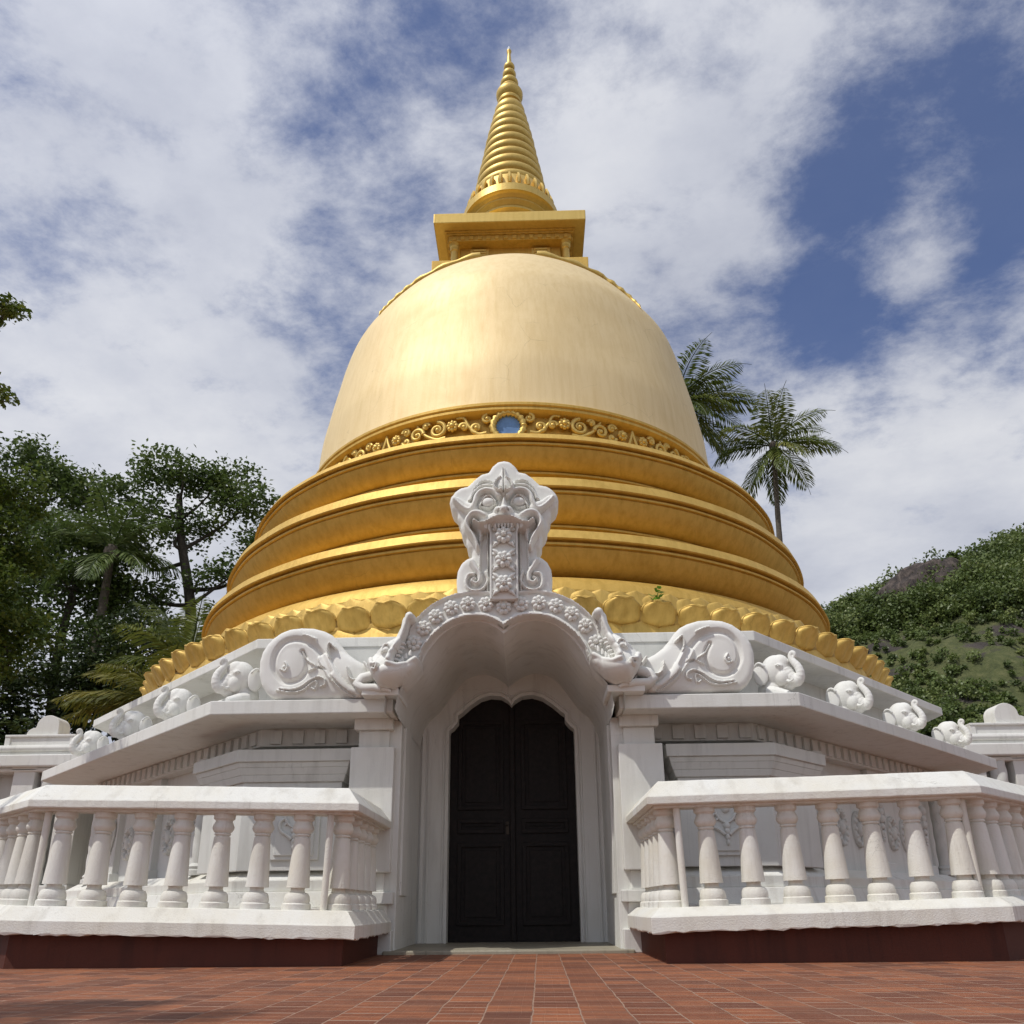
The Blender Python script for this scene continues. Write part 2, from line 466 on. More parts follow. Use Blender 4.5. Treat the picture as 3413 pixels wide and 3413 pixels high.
SS = {'rim':[(-1.377,2.545),(-1.507,2.622),(-1.602,2.708),(-1.681,2.804),(-1.769,2.901),(-1.891,2.951),(-2.011,2.958),(-2.138,2.936),(-2.242,2.875),(-2.316,2.777),(-2.343,2.654),(-2.326,2.532),(-2.276,2.42),(-2.225,2.346)],'groove':[(-1.681,2.522),(-1.742,2.635),(-1.804,2.739),(-1.892,2.826),(-2.023,2.876),(-2.141,2.859),(-2.217,2.784),(-2.249,2.681),(-2.235,2.568),(-2.154,2.465),(-2.054,2.449),(-1.958,2.499),(-1.921,2.6),(-1.941,2.685),(-1.977,2.752)],'disc':[(-2.068,2.631)],'bud':[(-2.137,2.595)],'budc':[(-2.132,2.641),(-2.106,2.603),(-2.125,2.557),(-2.172,2.572)],'stalk':[(-1.763,2.673),(-1.682,2.541),(-1.604,2.437),(-1.51,2.353),(-1.409,2.297)],'sg':[(-1.812,2.589),(-1.719,2.55),(-1.65,2.457),(-1.537,2.354),(-1.435,2.293)],'w1':[(-2.165,2.382),(-2.047,2.371),(-1.96,2.397),(-1.875,2.46),(-1.796,2.487),(-1.735,2.458),(-1.728,2.407),(-1.767,2.394)],'w2':[(-2.19,2.364),(-2.045,2.339),(-1.939,2.36),(-1.855,2.432),(-1.811,2.441),(-1.823,2.367),(-1.861,2.386)],'w3':[(-1.977,2.752),(-1.916,2.657),(-1.83,2.594),(-1.908,2.544)],'l1':[(-1.98,2.919),(-1.92,2.903),(-1.858,2.874)],'l2':[(-1.7,2.672),(-1.723,2.748),(-1.709,2.823),(-1.652,2.775)],'l3':[(-1.512,2.556),(-1.485,2.463),(-1.425,2.435),(-1.355,2.47),(-1.284,2.478)],'belly':[(-1.555,2.52)],'collar':[(-1.344,2.61),(-1.29,2.516),(-1.221,2.376)],'leg':[(-1.257,2.469),(-1.353,2.433),(-1.395,2.379),(-1.34,2.337),(-1.224,2.335),(-1.152,2.316)]}
HO = [(-1.301,2.55),(-1.234,2.631),(-1.149,2.703),(-1.072,2.766),(-1.03,2.812),(-0.989,2.905),(-0.979,2.98),(-0.948,3.024),(-0.895,3.038),(-0.848,3.005),(-0.843,2.964),(-0.874,2.936),(-0.901,2.922),(-0.916,2.847),(-0.943,2.755),(-0.975,2.663),(-1.013,2.6),(-1.025,2.546),(-0.993,2.514),(-0.946,2.535),(-0.899,2.571),(-0.838,2.603),(-0.797,2.578),(-0.81,2.524),(-0.86,2.452),(-0.944,2.364),(-1.029,2.317),(-1.098,2.313),(-1.172,2.323),(-1.243,2.432)]
HS = {'jaw':[(-0.894,2.978),(-0.923,2.885),(-0.95,2.792),(-0.99,2.691),(-1.036,2.6),(-1.055,2.537)],'cheek':[(-1.088,2.483)],'fore':[(-1.078,2.684)],'ljaw':[(-1.062,2.492),(-0.983,2.478),(-0.897,2.525),(-0.82,2.579)],'chin':[(-1.101,2.375),(-0.98,2.409),(-0.879,2.489)],'eye':[(-1.098,2.647)],'lid':[(-1.132,2.62),(-1.122,2.675),(-1.087,2.693),(-1.051,2.656)],'ear':[(-1.228,2.504),(-1.202,2.494),(-1.166,2.484),(-1.177,2.44),(-1.208,2.449)],'tip':[(-0.894,2.989)],'neck':[(-1.258,2.577),(-1.178,2.341)]}
HT = [(-0.952,2.718),(-0.962,2.678),(-0.978,2.636),(-0.992,2.6),(-1.007,2.563),(-0.976,2.53),(-0.951,2.557),(-0.92,2.586),(-0.882,2.614)]
AO = [(-0.948,2.737),(-0.917,2.885),(-0.893,2.959),(-0.789,3.08),(-0.684,3.164),(-0.578,3.219),(-0.47,3.256),(-0.327,3.276),(-0.147,3.267),(-0.022,3.263)]
AI = [(-0.808,2.573),(-0.779,2.678),(-0.728,2.76),(-0.677,2.824),(-0.59,2.903),(-0.502,2.958),(-0.396,2.993),(-0.272,3.004),(-0.165,2.987),(-0.077,2.944),(-0.02,2.899)]
AV = [(-0.913,2.44),(-0.825,2.513),(-0.738,2.633),(-0.65,2.764),(-0.561,2.872),(-0.453,2.939),(-0.307,2.963),(-0.179,2.922),(-0.088,2.863),(-0.032,2.801)]
FL = [(-0.864,2.748),(-0.776,2.897),(-0.663,3.012),(-0.518,3.098),(-0.358,3.135),(-0.187,3.128),(-0.019,3.094),(0.15,3.123),(0.319,3.135),(0.48,3.1),(0.627,3.016),(0.751,2.892),(0.841,2.728)]
DA = [(-0.753,2.279),(-0.714,2.283),(-0.707,2.314),(-0.672,2.337),(-0.638,2.379),(-0.615,2.407),(-0.616,2.479),(-0.569,2.514),(-0.476,2.597),(-0.358,2.68),(-0.24,2.715),(-0.122,2.701),(-0.04,2.651),(-0.0,2.595)]
def ell(c, rx, rz, h, mode='ell'): return ([c], rx, rz, h, mode)
def mir(pts, x0): return [(2*x0-x, z) for x, z in pts]

# =================================================================== ground
g = MB()
g.add([(-900, -600, -0.008), (900, -600, -0.008), (900, 1500, -0.008), (-900, 1500, -0.008)], [(0, 1, 2, 3)])
m, nt, b = nodes('earth')
f = noise(nt, coords(nt), 0.4, 8, 0.65)
nt.links.new(ramp(nt, f, [(0.3, (0.10, 0.075, 0.045)), (0.55, (0.07, 0.075, 0.03)), (0.75, (0.05, 0.065, 0.02))]).outputs['Color'], b.inputs['Base Color'])
b.inputs['Roughness'].default_value = 0.95
tag(g.build('ground', m), kind='structure')

def brick_material():
    m, nt, b = nodes('scored_brick_paving')
    g = nt.nodes.new('ShaderNodeNewGeometry').outputs['Position']
    wob = N(nt, 'ShaderNodeTexNoise', Scale=2.5, Detail=4)
    nt.links.new(g, wob.inputs['Vector'])
    sub = N(nt, 'ShaderNodeVectorMath', operation='SUBTRACT'); sub.inputs[1].default_value = (0.5, 0.5, 0.5)
    nt.links.new(wob.outputs['Color'], sub.inputs[0])
    sc = N(nt, 'ShaderNodeVectorMath', operation='SCALE'); sc.inputs['Scale'].default_value = 0.026
    nt.links.new(sub.outputs[0], sc.inputs[0])
    ad = N(nt, 'ShaderNodeVectorMath', operation='ADD')
    nt.links.new(g, ad.inputs[0]); nt.links.new(sc.outputs[0], ad.inputs[1])
    mp = N(nt, 'ShaderNodeMapping'); mp.inputs['Rotation'].default_value = (0, 0, R(90+1.4)); mp.inputs['Location'].default_value = (0.03, 0.005, 0); mp.inputs['Scale'].default_value = (1, 0.30, 1)
    nt.links.new(ad.outputs[0], mp.inputs['Vector'])
    def brick(w, h, mort, c1, c2, cm, off, smooth):
        t = N(nt, 'ShaderNodeTexBrick', offset=off, squash=1.0)
        t.inputs['Scale'].default_value = 1.0
        t.inputs['Brick Width'].default_value = w; t.inputs['Row Height'].default_value = h
        t.inputs['Mortar Size'].default_value = mort; t.inputs['Mortar Smooth'].default_value = smooth
        t.inputs['Color1'].default_value = (*c1, 1); t.inputs['Color2'].default_value = (*c2, 1); t.inputs['Mortar'].default_value = (*cm, 1)
        nt.links.new(mp.outputs[0], t.inputs['Vector'])
        return t
    big = brick(0.0630, 0.190, 0.0052, (0.36, 0.122, 0.050), (0.15, 0.051, 0.027), (0.29, 0.140, 0.082), 0.37, 0.35)
    small = brick(0.0315, 0.0475, 0.0020, (1, 1, 1), (0.86, 0.84, 0.82), (1.18, 1.3, 1.4), 0.0, 0.5)
    half = brick(0.0315, 0.190, 0.0034, (1, 1, 1), (0.70, 0.66, 0.66), (1.1, 1.5, 1.8), 0.37, 0.4)
    fine = noise(nt, g, 45, 4, 0.7)
    patch = noise(nt, g, 0.9, 6, 0.7)
    mid = noise(nt, g, 4.5, 6, 0.75)
    c = mixc(nt, 0.72, big.outputs['Color'], small.outputs['Color'], 'MULTIPLY')
    c = mixc(nt, 0.8, c, half.outputs['Color'], 'MULTIPLY')
    c = mixc(nt, ramp(nt, mid, [(0.48, (0, 0, 0)), (0.70, (0.62,)*3)]).outputs['Color'], c, (0.115, 0.050, 0.032))
    c = mixc(nt, ramp(nt, patch, [(0.5, (0, 0, 0)), (0.75, (0.5,)*3)]).outputs['Color'], c, (0.21, 0.115, 0.075))
    c = mixc(nt, ramp(nt, fine, [(0.35, (0.25,)*3), (0.6, (0, 0, 0))]).outputs['Color'], c, (0.10, 0.040, 0.025))
    nt.links.new(c, b.inputs['Base Color'])
    b.inputs['Roughness'].default_value = 0.72
    b.inputs['Specular IOR Level'].default_value = 0.3
    h1 = N(nt, 'ShaderNodeMath', operation='ADD')
    nt.links.new(small.outputs['Fac'], h1.inputs[0]); nt.links.new(big.outputs['Fac'], h1.inputs[1])
    h2 = N(nt, 'ShaderNodeMath', operation='SUBTRACT')
    fm = N(nt, 'ShaderNodeMath', operation='MULTIPLY'); fm.inputs[1].default_value = 0.5
    nt.links.new(fine, fm.inputs[0])
    nt.links.new(fm.outputs[0], h2.inputs[0]); nt.links.new(h1.outputs[0], h2.inputs[1])
    bump(nt, b, h2.outputs[0], 0.5, 0.004)
    return m
pv = MB()
xs = np.linspace(-16, 16, 65); ys = np.linspace(-9, 22, 63)
rg = np.random.default_rng(4)
vs = [(x, y, 0.0) for y in ys for x in xs]
nx = len(xs)
pv.add(vs, [(j*nx+i, j*nx+i+1, (j+1)*nx+i+1, (j+1)*nx+i) for j in range(len(ys)-1) for i in range(nx-1)])
tag(pv.build('paving', brick_material()), kind='structure')

# =================================================================== white octagonal building
base = empty('shrine_building', (AX, AY, 0), label='white octagonal shrine building with arched porch, under the golden stupa', cat='shrine')
def P(o):                       # keep world placement under the root
    o.parent = base
    o.matrix_parent_inverse = Matrix.Translation((-AX, -AY, 0))
    return o
XL, XR = -1.035, 0.990            # clear width of the porch
w = MB()
w.prism_gap(5.85, XL-0.06, XR+0.06, 0.0, 2.131)
w.prism_gap(5.72, -1.12, 1.10, 2.2, 2.96)
w.box(-2.02, -1.10, 7.866, 8.6, 2.25, 2.942); w.box(1.06, 1.98, 7.866, 8.6, 2.25, 2.942)
w.box(-1.10, -0.78, 7.866, 8.3, 2.62, 2.942); w.box(0.74, 1.06, 7.866, 8.3, 2.62, 2.942)
P(w.build('wall', SHADEW))
# lower ledges, stepped and sloped
st = MB()
for a, z0, z1, da in ((6.36, 0.0, 0.40, 0.0), (6.30, 0.40, 0.545, 0.05), (6.20, 0.545, 0.65, 0.0), (6.19, 0.65, 0.735, 0.14)):
    st.prism_gap(a, -1.14, 1.12, z0, z1, a-da)
P(st.build('stepped_base', RAILW, bevel=0.008))
# dentil band under the big slab
fr = MB()
fr.prism_gap(6.0, -1.12, 1.10, 1.952, 2.131)
for sd in (-1, 1):
    M = oblique(sd)
    for i in range(26):
        s = -2.36+i*0.187
        fr.box(s-0.052, s+0.052, 5.98, 6.028, 1.972, 2.108, M)
    for i in range(5):
        x = sd*(2.36-i*0.222)+AX*0
        fr.box(x-0.056, x+0.056, AY-6.03, AY-5.98, 1.972, 2.108)
P(fr.build('dentil_band', SHADEW, bevel=0.005))
# big cornice slab
sl = MB()
sl.prism_gap(6.675, -1.071, 1.048, 2.131, 2.267)
P(sl.build('cornice_slab', WHITE, bevel=0.010))
# upper fascia slab
us = MB()
us.prism_gap(6.171, -0.80, 0.76, 2.941, 3.05)
P(us.build('upper_cornice', WHITE, bevel=0.010))

# corner pedestals, bent round the octagon corner
def bent(a, x_in, s_end, sd, depth=0.75):
    M = oblique(sd)
    c = (AX+sd*a*K8, AY-a)
    p1 = M((s_end, a, 0))[:2]; p2 = M((s_end, a-depth, 0))[:2]
    ci = (AX+sd*(a-depth)*K8, AY-a+depth)
    poly = [(x_in, AY-a), c, p1, p2, ci, (x_in, AY-a+depth)]
    return poly if sd > 0 else poly[::-1]
for sd in (-1, 1):
    d = MB()
    for a, g_, e, z0, z1, a1 in ((6.285, 1.52, 0.03, 1.752, 1.872, 6.285), (6.245, 1.56, 0.0, 1.700, 1.752, 6.262), (6.215, 1.585, -0.03, 1.632, 1.700, 6.242),
                                 (6.190, 1.61, -0.05, 1.566, 1.632, 6.213), (6.165, 1.63, -0.07, 0.735, 1.566, 6.165)):
        d.prism_z(bent(a, sd*g_, -1.60+e, sd), z0, z1, bent(a1, sd*(g_-(a1-a)), -1.60+e+(a1-a), sd))
    pd = P(d.build('corner_pedestal', SHADEW, bevel=0.006))
    # raised panel with carving
    yb = AY-6.165
    q = MB()
    q.box(sd*2.05-0.235, sd*2.05+0.235, yb-0.025, yb+0.02, 0.83, 1.40)
    q.box(sd*2.05-0.19, sd*2.05+0.19, yb-0.04, yb, 0.87, 1.36)
    pn = q.build('panel', SHADEW, bevel=0.008); pn.parent = pd
    q = MB()
    for s2 in (-1, 1):
        pts = [(sd*2.05+s2*x, yb-0.05, z) for x, z in spline([(0.02, 1.02), (0.07, 1.06), (0.13, 1.10), (0.145, 1.17), (0.10, 1.21), (0.07, 1.18), (0.095, 1.15)], 4)]
        q.tube(pts, list(np.linspace(0.02, 0.012, len(pts))), 6)
        pts = [(sd*2.05+s2*x, yb-0.05, z) for x, z in spline([(0.0, 1.36), (0.08, 1.33), (0.10, 1.24), (0.06, 1.16), (0.0, 1.12)], 4)]
        q.tube(pts, 0.014, 6)
    q.ball((sd*2.05, yb-0.04, 1.27), (0.045, 0.04, 0.055))
    for k in range(4): q.ball((sd*2.05, yb-0.045, 1.10-0.05*k), (0.035-0.006*k, 0.03, 0.035))
    oc = q.build('garland_carving', SHADEW, smooth=60); oc.parent = pn

# slanted faces: twisted columns, pilasters, oval medallions
def twisted_column(sd, s, a, z0, z1, r):
    m = MB()
    x, y, _ = oblique(sd)((s, a, 0))
    n, h = 40, 60
    vs = []
    for j in range(h+1):
        z = z0+0.12+(z1-z0-0.24)*j/h
        for i in range(n):
            t = 2*PI*i/n
            rr = r*(1+0.10*abs(math.cos(1.5*(t-sd*9*(z-z0))))-0.04)
            vs.append((x+rr*math.cos(t), y+rr*math.sin(t), z))
    m.add(vs, [(j*n+i, j*n+(i+1) % n, (j+1)*n+(i+1) % n, (j+1)*n+i) for j in range(h) for i in range(n)])
    m.lathe([(0, z0), (r*1.5, z0), (r*1.5, z0+.05), (r*1.2, z0+.06), (r*1.35, z0+.09), (r, z0+.125), (0, z0+.125)], 24, (x, y))
    m.lathe([(0, z1-.125), (r, z1-.125), (r*1.35, z1-.09), (r*1.2, z1-.06), (r*1.5, z1-.05), (r*1.5, z1), (0, z1)], 24, (x, y))
    return P(m.build('twisted_column', SHADEW, smooth=50))
for sd in (-1, 1):
    M = oblique(sd)
    twisted_column(sd, -1.38, 6.02, 0.735, 1.952, 0.085)
    twisted_column(sd, 2.1, 6.02, 0.735, 1.952, 0.085)
    for s in (-1.02, 0.42, 1.75):
        q = MB()
        q.box(s-0.16, s+0.16, 5.83, 5.93, 0.735, 1.955, M)
        q.box(s-0.19, s+0.19, 5.83, 5.96, 1.70, 1.80, M)
        q.box(s-0.20, s+0.20, 5.83, 5.97, 0.735, 0.85, M)
        pl = P(q.build('pilaster', SHADEW, bevel=0.006))
        q = MB()
        for k, (dz, r) in enumerate(((1.55, .06), (1.45, .045), (1.37, .05), (1.28, .035), (1.2, .03), (1.12, .024))):
            q.ball(M((s, 5.945, dz)), (r, r, r*1.1))
        for s2 in (-1, 1):
            pts = [M((s+s2*x, 5.95, z)) for x, z in spline([(0.01, 1.15), (0.07, 1.25), (0.11, 1.40), (0.08, 1.52), (0.05, 1.47)], 4)]
            q.tube(pts, 0.016, 6)
        oc = P(q.build('pilaster_carving', SHADEW, smooth=60))
    for s in (-0.52, -0.06, 0.90, 1.30):
        q = MB()
        ring = [M((s+0.115*math.cos(t), 5.862, 1.22+0.185*math.sin(t))) for t in np.linspace(0, 2*PI, 25)]
        q.tube(ring, 0.03, 8)
        for k in range(14):
            t = 2*PI*k/14
            q.ball(M((s+0.115*math.cos(t), 5.885, 1.22+0.185*math.sin(t))), 0.026, u=8, v=6)
        q.ball(M((s, 5.86, 1.22)), (0.06, 0.06, 0.085))
        q.ball(M((s+0.015, 5.885, 1.27)), (0.035, 0.035, 0.035))
        P(q.build('oval_medallion', SHADEW, smooth=60))

# ------------------------------------------------------------------ porch
for sd in (-1, 1):
    c = -1.295 if sd < 0 else 1.256
    i = XL if sd < 0 else XR
    def bx(m, w, y0, z0, z1, y1=8.4): m.box(c-w, c+w, y0, y1, z0, z1)
    m = MB()
    bx(m, 0.209, 7.60, 0.70, 1.855)
    bx(m, 0.150, 7.66, 0.53, 0.70, 8.3)
    m.box(min(c-sd*0.245, c+sd*.23), max(c-sd*0.245, c+sd*.23), 7.585, 8.35, 0.425, 0.53)
    bx(m, 0.185, 7.65, 0.20, 0.425, 8.3)
    m.box(min(c-sd*0.245, c+sd*.23), max(c-sd*0.245, c+sd*.23), 7.59, 8.35, 0.0, 0.20)
    pl = P(m.build('porch_pillar', WHITE, bevel=0.009))
    m = MB()
    bx(m, 0.148, 7.655, 1.855, 2.024, 8.3)
    bx(m, 0.187, 7.60, 2.024, 2.132, 8.41)
    cp = m.build('capital', WHITE, bevel=0.008); cp.parent = pl
    m = MB()
    x0, x1 = sorted((i, i+sd*0.33))
    m.box(x0, x1, 7.70, 9.32, 0.0, 2.13)
    m.box(*sorted((i-sd*0.02, i+sd*0.1)), 7.86, 8.22, 0.50, 2.09)
    P(m.build('porch_side_wall', WHITE, bevel=0.006))
th = MB()
th.box(-1.12, 1.10, 7.57, 9.45, -0.05, 0.032)
P(th.build('threshold', STONE, bevel=0.012))

# wall with the double arched door opening
cx = 0.0
DAL = DA[1:]
right = [(-x, z) for x, z in DAL[::-1]]
op = [(-0.714, 0.032)]+DAL+right[1:]+[(0.714, 0.032)]
m = MB()
ops = [(XL-0.04, 0.032)]+op+[(XR+0.04, 0.032)]
for a_, b_ in zip(ops[:-1], ops[1:]):
    if abs(a_[0]-b_[0]) > 1e-4 and a_[0] < b_[0]:
        m.add([(a_[0], 9.05, a_[1]), (b_[0], 9.05, b_[1]), (b_[0], 9.05, 3.1), (a_[0], 9.05, 3.1)], [(0, 1, 2, 3)])
    m.add([(a_[0], 9.05, a_[1]), (b_[0], 9.05, b_[1]), (b_[0], 9.32, b_[1]), (a_[0], 9.32, a_[1])], [(3, 2, 1, 0)])
dw = P(m.build('door_wall', WHITE))
m = MB()
for off, r, y in ((0.03, 0.016, 9.05), (0.062, 0.008, 9.05)):
    L = []
    O = np.array(op)
    for k in range(len(O)):
        t = O[min(k+1, len(O)-1)]-O[max(k-1, 0)]
        nrm = np.array([-t[1], t[0]])/np.linalg.norm(t)
        L.append(O[k]+nrm*off)
    m.tube([(x, y, max(z, 0.04)) for x, z in L], r, 6)
for sd in (-1, 1):
    m.box(sd*0.93-0.012, sd*0.93+0.012, 9.03, 9.06, 0.035, 2.3); m.box(sd*0.99-0.02, sd*0.99+0.02, 9.02, 9.06, 0.035, 2.5)
mo = m.build('door_moulding', WHITE, smooth=50); mo.parent = dw
for sd in (-1, 1):
    x0, x1 = sorted((sd*0.006, sd*0.80))
    m = MB()
    m.box(x0, x1, 9.24, 9.29, 0.035, 2.85)
    lf = P(m.build('door_leaf', DOORM))
    m = MB()
    a0, a1 = sorted((sd*0.10, sd*0.62))
    for z0, z1 in ((0.20, 1.07), (1.17, 1.33), (1.43, 2.45)):
        m.box(a0, a1, 9.215, 9.245, z0, z0+0.045); m.box(a0, a1, 9.215, 9.245, z1-0.045, z1)
        m.box(a0, a0+0.045, 9.217, 9.245, z0+.04, z1-.04); m.box(a1-0.045, a1, 9.217, 9.245, z0+.04, z1-.04)
        m.box(a0+0.085, a1-0.085, 9.228, 9.245, z0+0.085, z1-0.085)
    pn = m.build('door_panel', DOORM, bevel=0.006); pn.parent = lf
    if sd < 0:
        m = MB(); m.box(-0.03, 0.03, 9.20, 9.25, 0.035, 2.7)
        st_ = m.build('meeting_stile', DOORM, bevel=0.01); st_.parent = lf
        m = MB(); m.box(-0.075, -0.045, 9.232, 9.242, 1.16, 1.30); m.tube([(-0.06, 9.235, 1.26), (-0.06, 9.20, 1.26), (-0.085, 9.195, 1.255)], 0.008)
        hd = m.build('door_handle', BRASS, smooth=40); hd.parent = lf

# hood: vault, roof shell and face band
XC = -0.021
def full(half): return list(half)+mir(half[::-1], XC)[1:]
ai = full(spline([(-1.03, 2.13), (-0.985, 2.32), (-0.88, 2.45)]+AI[:-1], 4)[0:-1]+[AI[-2], AI[-1]])
av = full(spline([(-1.028, 2.09), (-1.018, 2.22), (-0.98, 2.34)]+AV[:-1], 4)[0:-1]+[AV[-2], AV[-1]])
def halfres(p, n):
    k = len(p)//2
    return np.vstack([resample(p[:k+1], n), resample(p[k:], n)[1:]])
ia, iv = halfres(ai, 46), halfres(av, 46)
secs = [(ia, 7.20), (ia, 7.27), (iv*0.35+ia*0.65, 7.275), (iv*0.35+ia*0.65, 7.31), (iv, 7.44), (iv, 8.2), (iv, 9.06)]
m = MB()
n = len(ia)
vs = []
for sct, y in secs: vs += [(x, y, z) for x, z in sct]
fs = [(j*n+i, (j+1)*n+i, (j+1)*n+i+1, j*n+i+1) for j in range(len(secs)-1) for i in range(n-1)]
m.add(vs, fs)
P(m.build('porch_vault', WHITE, smooth=38))
ao = [(-1.13, 2.12), (-1.12, 2.35), (-1.06, 2.58)]+[p for p in AO]
ao = ao[:-1]+[AO[-1]]+mir(ao[:-1][::-1], XC)
ao = resample(spline(ao, 4), 60)
m = MB()
n = len(ao)
m.add([(x, 7.22, z-0.012) for x, z in ao]+[(x, 8.5, z-0.012) for x, z in ao], [(i+1, i, i+n, i+n+1) for i in range(n-1)])
P(m.build('porch_roof', WHITE, smooth=50))
aoh = AO[:-1]
AOF = aoh+[AO[-1]]+mir(aoh[::-1], XC)
AIF = AI[:-1]+[AI[-1]]+mir(AI[:-1][::-1], XC)
rimo = [(x, z-0.022) for x, z in AOF]; rimi = [(x, z+0.022) for x, z in AIF]
k = len(AIF)//2
band = relief('arch_band', CARVED, AOF+AIF[::-1],
              [(rimo, 0.024, 0.024, 0.035), (rimi[:k+1], 0.026, 0.026, 0.04), (rimi[k:], 0.026, 0.026, 0.04)],
              7.20, 0.10, step=0.014, edge=0.02, edge_h=0.012)
P(band)

def flower(r):
    m = MB()
    for k in range(8):
        t = 2*PI*k/8
        Mr = Matrix.Rotation(-t, 3, 'Y')
        m.ball((r*0.66*math.cos(t), -0.018, r*0.66*math.sin(t)), (r*0.37, 0.030, r*0.345), Mr, 10, 8)
    m.ball((0, -0.03, 0), (r*0.36, 0.045, r*0.36), None, 12, 8)
    for k in range(6):
        t = 2*PI*k/6+0.3
        m.ball((r*0.24*math.cos(t), -0.066, r*0.24*math.sin(t)), r*0.085, None, 6, 5)
    return m
fl0 = flower(0.074).build('flower', CARVED, smooth=70)
for i, (x, z) in enumerate(FL):
    f = fl0 if i == 0 else fl0.copy()
    if i: C.objects.link(f)
    f.parent = band
    f.matrix_parent_inverse = Matrix.Translation((0, 0, 0))
    f.location = (x, 7.185, z)
    f.rotation_euler = (0, R(11*i), 0)

# =================================================================== lion mask over the arch
LX = -0.012
lion = empty('lion_mask', (LX, 7.25, 3.25), label='white carved lion face with bulging eyes and long flowered tongue, over the arch', cat='sculpture')
Q = MB  # short name
def PL(o, root, par=None):
    o.parent = par or root
    o.matrix_parent_inverse = Matrix.Identity(4) if par else Matrix.Translation(-Vector(root.location))
    return o
half = KM[:-1]
out_ = [KM[0]]+half[1:]+[KM[-1]]+[(2*LX-x, z) for x, z in half[1:][::-1]]
u = 0.00092
DZ = {'p1': 0, 'p2': 0, 'p3': 0, 'bv': -0.02, 'bo': -0.02, 'lip': -0.085, 'lip2': -0.055, 'muzzle': -0.085, 'nose': -0.10, 'tip': -0.125, 'wingn': -0.10, 'nh': -0.105, 'curl': -0.06, 'curl2': -0.045, 'eye': -0.055, 'lid': -0.055, 'lid2': -0.055, 'brow': -0.05, 'brow2': -0.035, 'brow3': -0.025, 'wing': -0.04, 'leaf': -0.05, 'leafc': -0.06, 'leafg': -0.06, 'vol': -0.065, 'face': -0.03, 'teeth': -0.06, 'fl': -0.03, 'tongue': -0.02}
KS = {k_: [(x_, z_+DZ[k_]) for x_, z_ in v_] for k_, v_ in KS.items()}
def both(name, r0, r1, h, mode='max'):
    p = KS[name]
    return [(p, r0*u, r1*u, h, mode), ([(2*LX-x, z) for x, z in p], r0*u, r1*u, h, mode)]
strk = [([KS['face'][0]], 420*u, 330*u, 0.075, 'adde')]
strk += both('brow', 34, 28, 0.085)+both('brow2', 19, 15, 0.06)+both('brow3', 14, 11, 0.045)+both('wing', 70, 24, 0.07)
strk += [(p, 108*u, 84*u, -0.03, 'ell') for p in (KS['eye'], [(2*LX-KS['eye'][0][0], KS['eye'][0][1])])]
strk += [(p, 74*u, 58*u, 0.095, 'ell') for p in (KS['eye'], [(2*LX-KS['eye'][0][0], KS['eye'][0][1])])]
strk += both('lid', 14, 12, 0.085)+both('lid2', 11, 9, 0.075)
strk += [(KS['nose'], 16*u, 62*u, 0.13), (KS['tip'], 88*u, 74*u, 0.20, 'ell')]+both('wingn', 62, 50, 0.15)+both('nh', 16, 16, -0.05)
strk += both('muzzle', 112, 84, 0.13)+both('lip', 24, 20, 0.185)+both('lip2', 50, 40, 0.09)
strk += both('curl', 52, 20, 0.15)+both('curl2', 42, 18, 0.07)
strk += [(KS['leaf'], 18*u, 110*u, 0.11), (KS['leafc'], 116*u, 140*u, 0.105, 'ell'), (KS['leafg'], 9*u, 9*u, -0.03)]+both('vol', 17, 13, 0.135)
strk += both('p1', 12, 12, 0.055)+both('p2', 16, 16, 0.07)+both('p3', 10, 10, 0.045)
strk += both('bv', 34, 16, 0.075)+both('bo', 20, 18, 0.055)
head = PL(relief('carved_face', CARVED, out_, strk, 7.25, 0.24, step=0.0105, edge=0.055, edge_h=0.055), lion)
m = MB()
t0, t1 = KS['tongue'][1][1], KS['tongue'][0][1]
m.box(LX-0.118, LX+0.118, 7.10, 7.22, t0-0.03, t1+0.02)
m.box(LX-0.135, LX-0.115, 7.085, 7.22, t0-0.03, t1+0.02); m.box(LX+0.115, LX+0.135, 7.085, 7.22, t0-0.03, t1+0.02)
tongue = PL(m.build('tongue_panel', CARVED, bevel=0.006), lion)
for i, (x, z) in enumerate(KS['fl']):
    f = fl0.copy(); f.data = fl0.data; C.objects.link(f); f.name = 'flower'
    PL(f, lion, tongue)
    f.location = (LX, 7.085, z); f.rotation_euler = (0, R(10*i), 0); f.scale = (1.12, 1.2, 1.12)
m = MB()
for (x, z) in KS['fl']:
    for sx in (-1, 1):
        for sz in (-1, 1):
            m.tube([(LX+sx*0.045, 7.09, z+sz*0.065), (LX+sx*0.08, 7.075, z+sz*0.085), (LX+sx*0.108, 7.09, z+sz*0.118)], [0.012, 0.022, 0.004], 6)
            m.tube([(LX+sx*0.07, 7.09, z+sz*0.06), (LX+sx*0.10, 7.08, z+sz*0.06), (LX+sx*0.108, 7.09, z+sz*0.085)], [0.008, 0.014, 0.004], 6)
PL(m.build('leaf_carving', CARVED, smooth=60), lion, tongue)
for (x, z) in KS['teeth']:
    for sg in (1, -1):
        L = 0.045 if abs(x-KS['teeth'][2][0]) > 1e-6 else 0.075
        xx = x if sg > 0 else 2*LX-x
        m = MB(); m.tube([(xx, 7.055, KS['teeth'][5][1]+0.028), (xx, 7.05, KS['teeth'][5][1]+0.028-L*0.6), (xx+sg*0.004, 7.055, KS['teeth'][5][1]+0.026-L)], [0.013, 0.011, 0.002], 7)
        PL(m.build('tooth', CARVED, smooth=60), lion)
for sg in (-1, 1):
    e = KS['eye'][0]
    m = MB(); m.ball((LX+sg*(LX-e[0]), 7.11, e[1]), (0.064, 0.05, 0.052), None, 18, 12)
    PL(m.build('eye', CARVED, smooth=180), lion)

